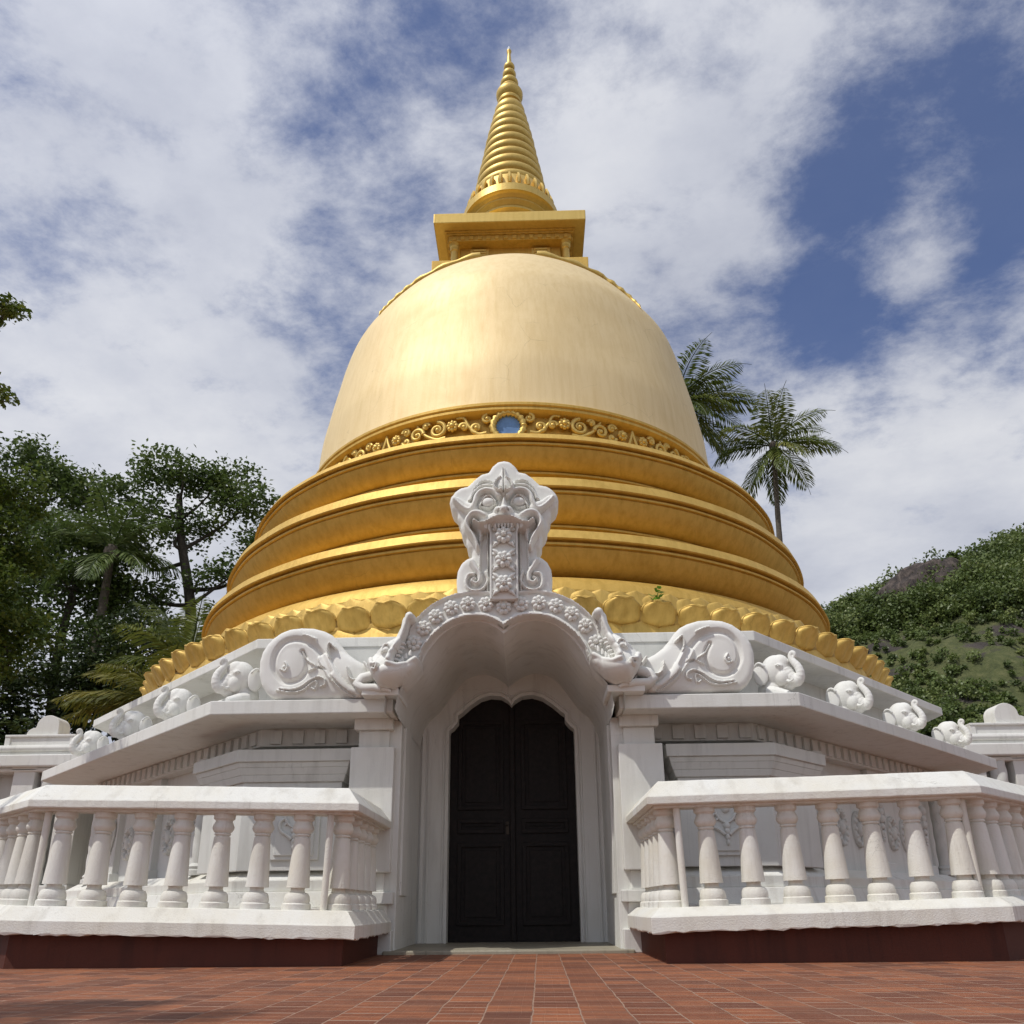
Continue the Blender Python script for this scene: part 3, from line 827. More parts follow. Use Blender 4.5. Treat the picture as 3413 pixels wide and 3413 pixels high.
# =================================================================== dragon (makara) figures each side of the arch
SX = 0.00088
HX = 0.00178
def makara(sd):
    mx = (lambda p: p) if sd < 0 else (lambda p: [(2*XC-x+0.012, z+0.012) for x, z in p])
    root = empty('makara', (sd*1.7, 7.4, 2.267), label=('white carved sea dragon with coiled tail, left of the arch and biting its end' if sd < 0 else 'white carved sea dragon with coiled tail, right of the arch and biting its end'), cat='sculpture', group='carved sea dragons on the porch')
    k = lambda n, r0, r1, h, mode='max': (mx(SS[n]), r0*SX, r1*SX, h, mode)
    body = relief('coiled_body', CARVED, mx(SO), [
        k('groove', 52, 38, -0.04, 'soft'), k('disc', 150, 185, 0.008, 'adde'), k('bud', 22, 24, 0.028, 'ell'), k('budc', 14, 9, 0.03),
        k('stalk', 66, 56, 0.06), k('sg', 13, 12, -0.035), k('w1', 15, 12, 0.04), k('w2', 13, 11, 0.036), k('w3', 11, 8, 0.034),
        k('l1', 10, 17, 0.04), k('l2', 10, 16, 0.07), k('l3', 16, 13, 0.09), k('belly', 330, 260, 0.04, 'adde'),
        k('collar', 28, 26, 0.13), k('leg', 48, 30, 0.15)], 7.43, 0.34, step=0.0095, edge=0.07, edge_h=0.05)
    PL(body, root)
    h = lambda n, r0, r1, d, mode='max': (mx(HS[n]), r0*HX, r1*HX, d, mode)
    hd = relief('head', CARVED, mx(HO), [
        h('jaw', 24, 22, 0.10), h('cheek', 105, 95, 0.13, 'adde'), h('fore', 80, 60, 0.07, 'adde'), h('ljaw', 20, 26, 0.085), h('chin', 60, 44, 0.08),
        h('eye', 24, 17, 0.05, 'ell'), h('lid', 9, 8, 0.055), h('ear', 14, 10, 0.09), h('tip', 30, 30, 0.09, 'ell'), h('neck', 16, 14, 0.06)],
        7.16, 0.30, step=0.0115, edge=0.06, edge_h=0.06)
    PL(hd, root)
    for i, (x, z) in enumerate(mx(HT)):
        up = i < 5
        s = -sd
        dx, dz = (0.03*s, -0.012) if up else (0.005*s, 0.042)
        m = MB(); m.tube([(x-dx*0.5, 7.075, z-dz*0.3), (x+dx*0.4, 7.068, z+dz*0.4), (x+dx, 7.075, z+dz)], [0.017, 0.014, 0.002], 7)
        PL(m.build('tooth', CARVED, smooth=60), root, hd)
    m = MB()
    m.prism_y(mx([(-1.06, 2.50), (-1.04, 2.60), (-0.99, 2.70), (-0.955, 2.80), (-0.925, 2.90), (-0.88, 2.985), (-0.80, 2.93), (-0.80, 2.62), (-0.86, 2.53), (-0.95, 2.50)]), 7.175, 7.42)
    PL(m.build('mouth_lining', CARVED, bevel=0.006), root, hd)
    m = MB()
    foot = mx([SS['leg'][-1]])[0]
    m.box(foot[0]-0.19, foot[0]+0.155, 7.20, 7.75, 2.26, 2.325)
    PL(m.build('foot_block', CARVED, bevel=0.008), root)
    m = MB()
    lg = mx(SS['leg'])
    m.tube([(x, 7.28-0.02*i, z) for i, (x, z) in enumerate(lg)], [0.05, 0.055, 0.045, 0.04, 0.035, 0.03], 10)
    for j in range(4):
        m.tube([(foot[0]-sd*0.0+sd*0.01, 7.19, foot[1]), (foot[0]-sd*(0.05), 7.165+0.03*j, foot[1]-0.005), (foot[0]-sd*0.085, 7.165+0.03*j, foot[1]-0.03)], [0.022, 0.022, 0.012], 7)
    PL(m.build('foreleg', CARVED, smooth=70), root)
for sd in (-1, 1): makara(sd)

# =================================================================== elephants on the ledge
def remeshed(m, name, mat, voxel=0.009, smooth=3):
    o = m.build(name, mat)
    r = o.modifiers.new('r', 'REMESH'); r.mode = 'VOXEL'; r.voxel_size = voxel
    s = o.modifiers.new('s', 'SMOOTH'); s.iterations = smooth; s.factor = 0.5
    dg = bpy.context.evaluated_depsgraph_get()
    me = bpy.data.meshes.new_from_object(o.evaluated_get(dg))
    me.materials.clear(); me.materials.append(mat)
    me.polygons.foreach_set('use_smooth', [True]*len(me.polygons))
    old = o.data
    o.modifiers.clear(); o.data = me
    bpy.data.meshes.remove(old)
    me.name = name
    return o
el = empty('elephant_statue')
m = MB()
m.ball((0, 0.02, 0.42), (0.205, 0.235, 0.235), None, 24, 16)
m.ball((0, -0.06, 0.51), (0.135, 0.155, 0.14), None, 20, 12)
for sx in (-1, 1):
    m.ball((sx*0.085, -0.12, 0.31), (0.095, 0.115, 0.11), None, 16, 10)
    m.ball((sx*0.115, -0.10, 0.455), (0.07, 0.08, 0.05), None, 14, 8)
tr = spline([(0, -0.15, 0.38), (0, -0.23, 0.295), (0, -0.31, 0.255), (0, -0.368, 0.285), (0, -0.385, 0.36), (0, -0.355, 0.44), (0, -0.305, 0.50), (0, -0.268, 0.548), (0, -0.255, 0.598), (0, -0.280, 0.634), (0, -0.322, 0.626), (0, -0.330, 0.590), (0, -0.304, 0.575), (0, -0.288, 0.592)], 5)
rr = np.interp(np.linspace(0, 1, len(tr)), [0, .15, .3, .45, .6, .75, .9, 1], [.116, .082, .064, .052, .040, .030, .023, .017])
rr = rr*(1+0.05*np.cos(np.arange(len(tr))*2.2)*(np.arange(len(tr)) < 44))
m.tube(tr, list(rr), 14)
m.ball((0, -0.17, 0.20), (0.075, 0.11, 0.055), None, 14, 8)
m.ball((0, 0.12, 0.19), (0.19, 0.22, 0.19), None, 18, 12)
for sx in (-1, 1):
    m.tube([(sx*0.15, 0.08, 0.12), (sx*0.17, -0.06, 0.10), (sx*0.165, -0.19, 0.065), (sx*0.165, -0.245, 0.05)], [0.10, 0.085, 0.066, 0.06], 12)
    for k in range(4): m.ball((sx*0.165-0.045+0.03*k, -0.285, 0.03), 0.022, None, 8, 6)
    m.tube([(sx*0.06, -0.16, 0.10), (sx*0.06, -0.22, 0.06)], [0.05, 0.04], 8)
eb = remeshed(m, 'body', CARVED); eb.parent = el
for sx in (-1, 1):
    m = MB()
    m.ball((sx*0.235, 0.14, 0.38), (0.028, 0.115, 0.155), Matrix.Rotation(sx*R(-18), 3, 'Z'), 18, 10)
    m.tube([(sx*(0.25+0.02*math.sin(t)), 0.145+0.105*math.cos(t), 0.38+0.143*math.sin(t)) for t in np.linspace(-1.6, 2.6, 16)], 0.016, 8)
    o = m.build('ear', CARVED, smooth=180); o.parent = el
    m = MB()
    m.tube(spline([(sx*0.095, -0.19, 0.265), (sx*0.12, -0.265, 0.235), (sx*0.125, -0.33, 0.255)], 4), list(np.linspace(0.026, 0.008, 9)), 8)
    o = m.build('tusk', CARVED, smooth=180); o.parent = el
    m = MB()
    m.ball((sx*0.181, -0.125, 0.452), (0.012, 0.026, 0.012), Matrix.Rotation(sx*R(35), 3, 'Z'), 10, 6)
    m.tube([(sx*0.165, -0.168, 0.452), (sx*0.187, -0.13, 0.474), (sx*0.192, -0.09, 0.458)], 0.007, 6)
    o = m.build('eye', CARVED, smooth=180); o.parent = el
spots = {-1: (-2.60, -1.12, 0.30, 1.86), 1: (-2.50, -0.96, 0.54, 2.12)}
where = {-1: ('directly beside the left dragon coil', 'second out from the left dragon coil', 'third out from the left dragon coil', 'outermost at the left end of the ledge'),
         1: ('directly beside the right dragon coil', 'second out from the right dragon coil', 'third out from the right dragon coil', 'outermost at the right end of the ledge')}
first = True
for sd in (-1, 1):
    M = oblique(sd)
    for i, s in enumerate(spots[sd]):
        e = el if first else copy_tree(el)
        first = False
        e.location = M((s, 6.34, 2.262))
        e.rotation_euler = (0, 0, sd*R(45))
        e.scale = (0.68+0.012*((i*7) % 3), 0.63, 0.755+0.010*((i*5) % 3))
        tag(e, 'white elephant statue with raised trunk, '+where[sd][i], 'statue', 'elephant statues along the ledge')
# =================================================================== golden stupa
gs = empty('golden_stupa', (AX, AY, 3.05), label='large golden bell shaped stupa with ringed spire above the white building', cat='stupa')
def G(o, par=None):
    o.parent = par or gs
    o.matrix_parent_inverse = Matrix.Identity(4) if par else Matrix.Translation((-AX, -AY, -3.05))
    return o
c0 = (AX, AY)
# dome
prof = [(3.76, 7.47), (3.745, 7.62), (3.725, 7.85), (3.705, 8.1), (3.675, 8.4), (3.60, 8.83), (3.535, 9.2), (3.455, 9.6), (3.375, 10.0), (3.26, 10.4), (3.09, 10.7), (2.90, 11.0),
        (2.68, 11.3), (2.41, 11.6), (2.06, 11.9), (1.72, 12.13), (1.25, 12.36), (0.7, 12.46), (0.0, 12.5)]
prof = [tuple(p) for p in spline(prof, 4)]
def wob(a, z): return 0.0018*math.sin(5*a+z*1.7)+0.0012*math.sin(11*a-2.3*z)
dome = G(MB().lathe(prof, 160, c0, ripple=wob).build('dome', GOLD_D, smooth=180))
# collar of the dome and band of scrolls
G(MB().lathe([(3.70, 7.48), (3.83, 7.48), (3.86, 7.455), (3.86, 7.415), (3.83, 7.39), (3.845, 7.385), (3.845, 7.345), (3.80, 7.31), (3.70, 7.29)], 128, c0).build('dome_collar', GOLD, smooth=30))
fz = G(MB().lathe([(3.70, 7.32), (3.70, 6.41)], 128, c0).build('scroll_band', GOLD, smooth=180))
# three stepped rings
def ring(name, Rr, zt, hf, zb, Rb):
    p = [(Rb-0.75, zt-0.01), (Rr-0.07, zt), (Rr-0.052, zt-0.006), (Rr, zt-hf+0.014), (Rr-0.012, zt-hf), (Rr-0.085, zt-hf), (Rr-0.085, zt-hf-0.026), (Rr-0.045, zt-hf-0.032), (Rr-0.045, zt-hf-0.058), (Rr-0.085, zt-hf-0.064), (Rr-0.085, zt-hf-0.078)]
    z0 = zt-hf-0.078; r0 = Rr-0.075
    p.append((r0, z0))
    for t in np.linspace(0, 1, 17)[1:]:
        r = Rb+(r0-Rb)*(0.45*(1-t)+0.55*math.sqrt(max(0, 1-t*t)))
        p.append((r, z0-(z0-zb)*t))
    p += [(Rb-0.035, zb-0.004), (Rb-0.035, zb-0.016), (Rb+0.015, zb-0.02), (Rb+0.02, zb-0.05), (Rb-0.06, zb-0.06), (Rb-0.06, zb-0.75 if zt < 5 else zb-0.55)]
    return G(MB().lathe(p, 160, c0, ripple=lambda a, z: 0.0007*math.sin(23*a+5*z)).build(name, GOLD, smooth=32))
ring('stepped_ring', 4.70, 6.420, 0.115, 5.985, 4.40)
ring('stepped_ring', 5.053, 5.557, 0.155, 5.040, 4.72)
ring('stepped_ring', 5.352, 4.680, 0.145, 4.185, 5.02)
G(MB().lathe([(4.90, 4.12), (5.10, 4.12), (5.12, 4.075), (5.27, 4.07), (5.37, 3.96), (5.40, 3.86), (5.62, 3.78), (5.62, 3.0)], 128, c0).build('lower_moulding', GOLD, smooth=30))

# scroll ornaments on the band, repeated round it
def cyl(a, z, d=0.0):
    r = 3.72+d
    return (r*math.sin(a), -r*math.cos(a), z)
def scroll_motif():
    m = MB()
    def sp(a, z, r, t0, turns, sgn, w0=0.034, w1=0.016):
        pts = []
        for t in np.linspace(0, 1, 24):
            q = r*(1-0.80*t)
            th = t0+sgn*turns*2*PI*t
            pts.append(cyl(a+q*math.cos(th)/3.72, z+q*math.sin(th), 0.05))
        m.tube(pts, list(np.linspace(w0, w1, len(pts))), 6)
        m.ball(cyl(a, z, 0.055), (0.038, 0.038, 0.038), None, 8, 6)
    def br(pts, w0, w1):
        L = [cyl(a, z, 0.05) for a, z in spline(pts, 5)]
        m.tube(L, list(np.linspace(w0, w1, len(L))), 6)
    z = 7.15
    for sg in (1, -1):
        t_ = lambda a: a if sg > 0 else PI-a
        sp(sg*0.082, z+0.085, 0.075, t_(PI/2), 1.25, -sg)
        sp(sg*0.125, z-0.055, 0.085, t_(-PI/2), 1.3, sg)
        br([(sg*0.085, z-0.16), (sg*0.12, z-0.16), (sg*0.155, z-0.02), (sg*0.175, z+0.13), (sg*0.205, z+0.14)], 0.036, 0.02)
        sp(sg*0.175, z-0.02, 0.07, t_(0), 1.2, sg)
        for k in range(8):                       # rosette
            t = 2*PI*k/8
            m.ball(cyl(sg*0.222+0.062*math.cos(t)/3.72, z+0.02+0.062*math.sin(t), 0.06), (0.036, 0.036, 0.036), None, 7, 5)
        m.ball(cyl(sg*0.222, z+0.02, 0.08), (0.045, 0.045, 0.045), None, 8, 6)
        sp(sg*0.285, z, 0.135, t_(PI*0.5), 1.6, sg, 0.04)
        sp(sg*0.335, z+0.10, 0.06, t_(PI), 1.2, -sg)
        br([(sg*0.25, z-0.16), (sg*0.29, z-0.16), (sg*0.335, z-0.06), (sg*0.355, z+0.04), (sg*0.375, z+0.14)], 0.034, 0.02)
        sp(sg*0.375, z-0.02, 0.11, t_(PI), 1.4, -sg, 0.038)
        sp(sg*0.425, z+0.075, 0.07, t_(0), 1.3, sg)
        sp(sg*0.425, z-0.085, 0.065, t_(0), 1.3, -sg)
        for k in range(8):
            t = 2*PI*k/8
            m.ball(cyl(sg*0.472+0.055*math.cos(t)/3.72, z+0.0+0.055*math.sin(t), 0.06), (0.034, 0.034, 0.034), None, 7, 5)
        m.ball(cyl(sg*0.472, z, 0.08), (0.042, 0.042, 0.042), None, 8, 6)
        br([(sg*0.50, z-0.15), (sg*0.515, z), (sg*0.5236, z+0.13)], 0.03, 0.02)
    return m
sm = scroll_motif().build('scroll_ornament', GOLD_S, smooth=70)
oc = MB()
rim = [cyl(0.225*math.cos(t)/3.72, 7.10+0.225*math.sin(t), 0.05) for t in np.linspace(0, 2*PI, 41)]
oc.tube(rim, [0.05+0.011*math.cos(k*PI) for k in range(41)], 8)
orim = oc.build('oculus_frame', GOLD_S, smooth=70)
od = MB()
n = 32
od.add([cyl(0, 7.10, 0.03)]+[cyl(0.185*math.cos(2*PI*k/n)/3.72, 7.10+0.185*math.sin(2*PI*k/n), 0.03) for k in range(n)]+[cyl(0.20*math.cos(2*PI*k/n)/3.72, 7.10+0.20*math.sin(2*PI*k/n), -0.02) for k in range(n)],
       [(0, k+1, (k+1) % n+1) for k in range(n)]+[(k+1, k+1+n, (k+1) % n+1+n, (k+1) % n+1) for k in range(n)])
odisc = od.build('oculus', BLUE)
for i in range(6):
    a = (0, 60, 120, 180, 240, 300)[i]
    for src in (sm, odisc):
        o = src if i == 0 else src.copy()
        if i: C.objects.link(o)
        o.parent = fz; o.location = (AX, AY, 0); o.rotation_euler = (0, 0, R(a))
        o.matrix_parent_inverse = Matrix.Identity(4)
        if src is odisc:
            f = orim if i == 0 else orim.copy()
            if i: C.objects.link(f)
            f.parent = o

# lotus petals: a puffed row, a row of pointed tips above, flat tips below
def petal_big(w, h, d):
    """kidney shaped cushion with a crease down its middle and a lip along its top"""
    m = MB()
    nu, nv = 22, 14
    vs = []
    for j in range(nv+1):
        v = j/nv
        for i in range(nu+1):
            t = 2*i/nu-1
            w_ = w*max(0.0, 1-abs(2*v-1)**2.7)**0.43
            dent = math.exp(-(t/0.34)**2)*max(0, (v-0.5)/0.5)**1.5
            y = -d*(0.22+0.78*v)*(1-abs(t)**4.5*0.55)*max(0, 1-max(0, 0.16-v)/0.16)**0.5+0.014*math.exp(-(t/0.16)**2)*math.sin(PI*min(1, 0.25+0.75*v))
            if v > 0.9: y += 0.25*(v-0.9)
            vs.append((t*w_, y, h*v-0.024*dent))
    for f, dz in ((0.5, 0.0), (0.0, -0.02)):         # the top runs back to the drum
        for i in range(nu+1):
            x, y, z = vs[nv*(nu+1)+i]
            q = vs[(nv-1)*(nu+1)+i]
            vs.append((q[0]*0.9, y*f, z+dz))
    nv += 2
    n = nu+1
    m.add(vs, [(j*n+i, j*n+i+1, (j+1)*n+i+1, (j+1)*n+i) for j in range(nv) for i in range(nu)])
    nv -= 2
    lip = [vs[j*n] for j in range(8, nv)]+[vs[nv*n-n+i] for i in range(1, nu)]+[vs[j*n+nu] for j in range(nv-1, 7, -1)]
    m.tube(lip, 0.012, 6)
    return m
def petal_tip(w, h):
    m = MB()
    nu, nv = 14, 14
    vs = []
    for j in range(nv+1):
        v = 1-(1-j/nv)**2
        for i in range(nu+1):
            t = 2*i/nu-1
            w_ = w*math.sqrt(max(0.0, 1-max(0, (v-0.42)/0.58)**2))
            vs.append((t*w_, -0.045+0.03*t*t+0.035*v, h*v))
    n = nu+1
    m.add(vs, [(j*n+i, j*n+i+1, (j+1)*n+i+1, (j+1)*n+i) for j in range(nv) for i in range(nu)])
    return m
NP = 88
pb = petal_big(0.208, 0.272, 0.21).build('lotus_petal', GOLD_P, smooth=180)
pt = petal_tip(0.160, 0.195).build('petal_tip', GOLD_P, smooth=180)
pf = petal_tip(0.235, 0.16).build('lower_petal', GOLD_P, smooth=180)
cnt = {'b': 0, 't': 0, 'f': 0}
for src, key, Rp, zz, off, num in ((pb, 'b', 5.90, 3.268, 0.0, NP), (pt, 't', 5.74, 3.535, 0.25, 2*NP), (pf, 'f', 5.935, 3.145, 0.5, NP)):
    for i in range(num):
        a = 2*PI*(i+off)/num
        if math.cos(a) < -0.12: continue           # behind the dome, never seen
        o = src if cnt[key] == 0 else src.copy()
        if cnt[key]: C.objects.link(o)
        cnt[key] += 1
        o.parent = gs
        alt = (0.022 if i % 2 else -0.012) if key == 't' else 0
        Rq = Rp+(0.028 if (key == 't' and i % 2 == 0) else 0)
        o.location = (Rq*math.sin(a), -Rq*math.cos(a), zz-3.05+alt+0.006*math.sin(i*2.3))
        o.rotation_euler = (0.03*math.sin(i*1.7), 0.02*math.sin(i*3.3), a+0.012*math.sin(i*5.1))
        sc = 1+0.03*math.sin(i*4.7)
        o.scale = (sc, 1+0.06*math.sin(i*2.9), sc)
G(MB().lathe([(5.58, 3.72), (5.70, 3.66), (5.74, 3.58), (5.76, 3.50), (5.76, 3.26), (5.94, 3.18), (5.95, 3.05), (5.4, 3.05)], 128, c0).build('petal_drum', GOLD_P, smooth=60))

# ridges of leaves hanging over the shoulders of the dome
PR = np.array(prof)
def dome_r(z): return float(np.interp(z, PR[:, 1], PR[:, 0]))
for sd in (-1, 1):
    m = MB()
    zz_ = np.linspace(11.56, 10.42, 34)
    line = []
    for z in zz_:
        az = float(np.interp(z, [10.42, 10.6, 10.8, 11.0, 11.2, 11.4, 11.56], [45.5, 46.0, 45.5, 42.5, 38.5, 25.5, 12.0]))
        q = dome_r(z)+0.015
        line.append((AX+sd*q*math.sin(R(az)), AY-q*math.cos(R(az)), z))
    wv = [(0.060*(1-0.70*(i/33)**1.2))*(1+0.30*math.sin(i*1.5)) if i < 32 else 0.008 for i in range(34)]
    m.tube(line, wv, 8)
    G(m.build('leaf_ridge', GOLD_S, smooth=70))

# square chamber on top
def sq(m, h, z0, z1): m.box(AX-h, AX+h, AY-h, AY+h, z0, z1)
ch = MB(); sq(ch, 1.02, 12.0, 13.2); sq(ch, 1.52, 12.02, 12.33)
chamber = G(ch.build('square_chamber', GOLD, bevel=0.012))
m = MB(); sq(m, 1.51, 13.27, 13.51)
G(m.build('chamber_slab', GOLD_S, bevel=0.014), chamber)
m = MB(); sq(m, 1.31, 13.235, 13.27); sq(m, 1.275, 13.20, 13.236); sq(m, 1.235, 13.075, 13.20)
for k in range(14):
    t = -1.12+k*2.24/13
    for fx in (0, 1):
        for sg in (-1, 1):
            if fx == 0: m.box(AX+t-0.043, AX+t+0.043, AY+sg*1.24-0.022, AY+sg*1.24+0.022, 13.095, 13.18)
            else: m.box(AX+sg*1.24-0.022, AX+sg*1.24+0.022, AY+t-0.043, AY+t+0.043, 13.095, 13.18)
G(m.build('dentil_moulding', GOLD, bevel=0.006), chamber)
cprof = [(0.0, 12.33), (0.10, 12.33), (0.10, 12.39), (0.07, 12.42), (0.08, 12.45), (0.062, 12.5), (0.075, 12.75), (0.066, 12.9), (0.085, 12.915), (0.085, 12.935), (0.068, 12.95), (0.095, 12.985), (0.095, 13.01), (0.07, 13.03), (0.11, 13.076), (0, 13.076)]
for sx in (-1, 1):
    for sy in (-1, 1):
        G(MB().lathe(cprof, 20, (AX+sx*1.12, AY+sy*1.12)).build('colonnette', GOLD_S, smooth=40), chamber)
for sx in (-1, 1):
    m = MB()
    x = AX+sx*0.62
    m.box(x-0.19, x+0.19, AY-1.06, AY-1.0, 12.33, 13.03)
    for k in range(9): m.box(x-0.13, x+0.13, AY-1.10, AY-1.03, 12.45+0.062*k, 12.45+0.062*k+0.045)
    G(m.build('slatted_panel', GOLD_S, bevel=0.008), chamber)

# spire
sp = [(0.0, 13.50), (0.80, 13.50), (0.80, 13.60), (0.74, 13.65), (0.74, 14.05), (0.80, 14.08), (0.80, 14.14), (0.76, 14.16), (0.82, 14.26), (0.88, 14.30), (0.88, 14.35), (0.85, 14.36), (0.91, 14.43), (0.94, 14.46), (0.94, 14.49), (0.92, 14.5), (0.98, 14.55), (1.01, 14.58),
      (1.06, 14.59), (1.06, 14.77), (1.03, 14.79), (0.97, 14.82), (0.95, 14.86)]
sp += [(0.93, 14.9), (0.86, 15.22), (0.85, 15.25)]
zs = np.linspace(15.25, 18.20, 12)
rad = lambda z: np.interp(z, [15.2, 15.61, 15.97, 16.56, 17.24, 17.92, 18.31], [0.885, 0.815, 0.752, 0.622, 0.503, 0.37, 0.29])
for i in range(11):
    z0, z1 = zs[i], zs[i+1]
    for t in (0.04, 0.16, 0.30, 0.48, 0.66, 0.82, 0.94):
        z = z0+(z1-z0)*t
        bulge = 0.075*math.sin(PI*t)**0.7 if t < 0.99 else 0
        sp.append((float(rad(z))-0.090*float(rad(z))/0.6+bulge*1.35*min(1, float(rad(z))/0.55), z))
sp += [(0.235, 18.22), (0.235, 18.27), (0.27, 18.29), (0.285, 18.34), (0.27, 18.38), (0.24, 18.40), (0.24, 18.43), (0.285, 18.48), (0.312, 18.56), (0.314, 18.63), (0.295, 18.66), (0.225, 18.67), (0.215, 18.72), (0.235, 18.77), (0.215, 18.82), (0.15, 18.84)]
for zc, rb, hb in ((18.98, 0.205, 0.15), (19.28, 0.152, 0.13), (19.53, 0.122, 0.11)):
    for t in np.linspace(-0.85, 0.85, 9):
        sp.append((rb*math.sqrt(1-t*t)*0.995+0.01, zc+hb*t))
sp += [(0.06, 19.65), (0.055, 19.72), (0.042, 19.9), (0.04, 20.0), (0.058, 20.05), (0.058, 20.08), (0.03, 20.10), (0, 20.10)]
spire = G(MB().lathe(sp, 96, c0).build('ringed_spire', GOLD_S, smooth=38))
m = MB()
m.lathe([(0, 20.09), (0.045, 20.11), (0.042, 20.17), (0.015, 20.24), (0, 20.25)], 12, c0)
G(m.build('crystal_tip', CRYSTAL, smooth=40), spire)
# leaf band and the small lotus under the flange
m = MB()
for k in range(30):
    a = 2*PI*k/30
    for t in range(1):
        p = []
        for q, (r, z, w_) in enumerate(((0.955, 14.85, 0.06), (0.95, 14.98, 0.085), (0.915, 15.12, 0.06), (0.915, 15.21, 0.02))):
            p.append((AX+r*math.sin(a), AY-r*math.cos(a), z))
        m.tube(spline(p, 3), list(np.interp(np.linspace(0, 1, 10), [0, .4, .8, 1], [0.07, 0.105, 0.075, 0.02])), 7, flat=0.5)
G(m.build('leaf_band', GOLD_S, smooth=60), spire)
m = MB()
for k in range(7):
    a = R(-66+22*k)
    m.tube([(AX, AY-0.80, 13.98), (AX+0.09*math.sin(a), AY-0.86, 13.98+0.11*math.cos(a)), (AX+0.16*math.sin(a), AY-0.83, 13.98+0.19*math.cos(a))], [0.02, 0.035, 0.006], 7)
G(m.build('small_lotus', GOLD_S, smooth=60), spire)

# small weed growing between two petals
wd = empty('sprouting_weed', (1.60, 8.20, 3.50), label='small bright green weed sprouting between two golden petals', cat='plant')
m = MB()
rg = random.Random(5)
m.tube([(0, 0.0, 0), (0.01, -0.02, 0.06), (0.03, -0.03, 0.14)], 0.005, 5)
sw = m.build('stem', L_FRESH, wd)
def leaf_quad(m, p, d, n, L, W):
    p = Vector(p); d = Vector(d).normalized(); n = Vector(n)
    s = d.cross(n).normalized()
    m.add([p, p+d*L*.45+s*W, p+d*L, p+d*L*.45-s*W], [(0, 1, 2, 3)])
lm = MB()
for k in range(18):
    h = rg.uniform(0.02, 0.16); a = rg.uniform(0, 2*PI)
    leaf_quad(lm, (0.02*math.cos(a), -0.02+0.02*math.sin(a), h), (math.cos(a), math.sin(a)-0.3, rg.uniform(-0.3, 0.8)), (rg.uniform(-1, 1), -0.6, 1), rg.uniform(0.05, 0.085), rg.uniform(0.02, 0.034))
lm.build('leaves', L_FRESH, wd)

# =================================================================== balustrades
bprof = [(0, 0.41), (0.108, 0.41), (0.106, 0.450), (0.094, 0.458), (0.097, 0.475), (0.092, 0.505), (0.080, 0.525), (0.056, 0.533), (0.050, 0.550), (0.053, 0.564), (0.086, 0.565),
         (0.083, 0.60), (0.075, 0.72), (0.064, 0.875), (0.060, 0.922), (0.051, 0.926), (0.051, 0.932), (0.061, 0.937), (0.062, 0.945), (0.055, 0.951), (0.069, 0.962), (0.081, 0.983), (0.081, 0.998), (0.068, 1.026), (0.062, 1.036), (0.064, 1.043), (0.080, 1.056), (0.081, 1.095), (0, 1.095)]
bal0 = MB().lathe(bprof, 28).build('baluster', RAILW, smooth=33)
rod0 = MB().tube([(0, 0, 0.36), (0, 0, 1.11)], 0.026, 12).build('thin_post', RAILW, smooth=60)
used = []
def profile_path(m, path, prof, close_ends=True):
    """sweep a cross-section (offset, z) along a horizontal path; positive offset is to the right of the path"""
    P_ = [Vector((x, y)) for x, y in path]
    n = len(P_)
    rows = []
    for i in range(n):
        d0 = (P_[i]-P_[i-1]).normalized() if i else (P_[1]-P_[0]).normalized()
        d1 = (P_[i+1]-P_[i]).normalized() if i < n-1 else d0
        n0 = Vector((d0.y, -d0.x)); n1 = Vector((d1.y, -d1.x))
        b_ = (n0+n1); b_ = b_/b_.dot(n0)
        rows.append([(P_[i].x+b_.x*o, P_[i].y+b_.y*o, z) for o, z in prof])
    k = len(prof)
    vs = [p for r in rows for p in r]
    fs = [(i*k+j, (i+1)*k+j, (i+1)*k+(j+1) % k, i*k+(j+1) % k) for i in range(n-1) for j in range(k)]
    fs += [tuple(range(k)), tuple(range((n-1)*k, n*k))[::-1]]
    m.add(vs, fs)
    return m
def rough_path(m, path, prof, step=0.05, amp=0.004, seed=1):
    """the same with the edges worn a little"""
    return profile_path(m, path, prof)
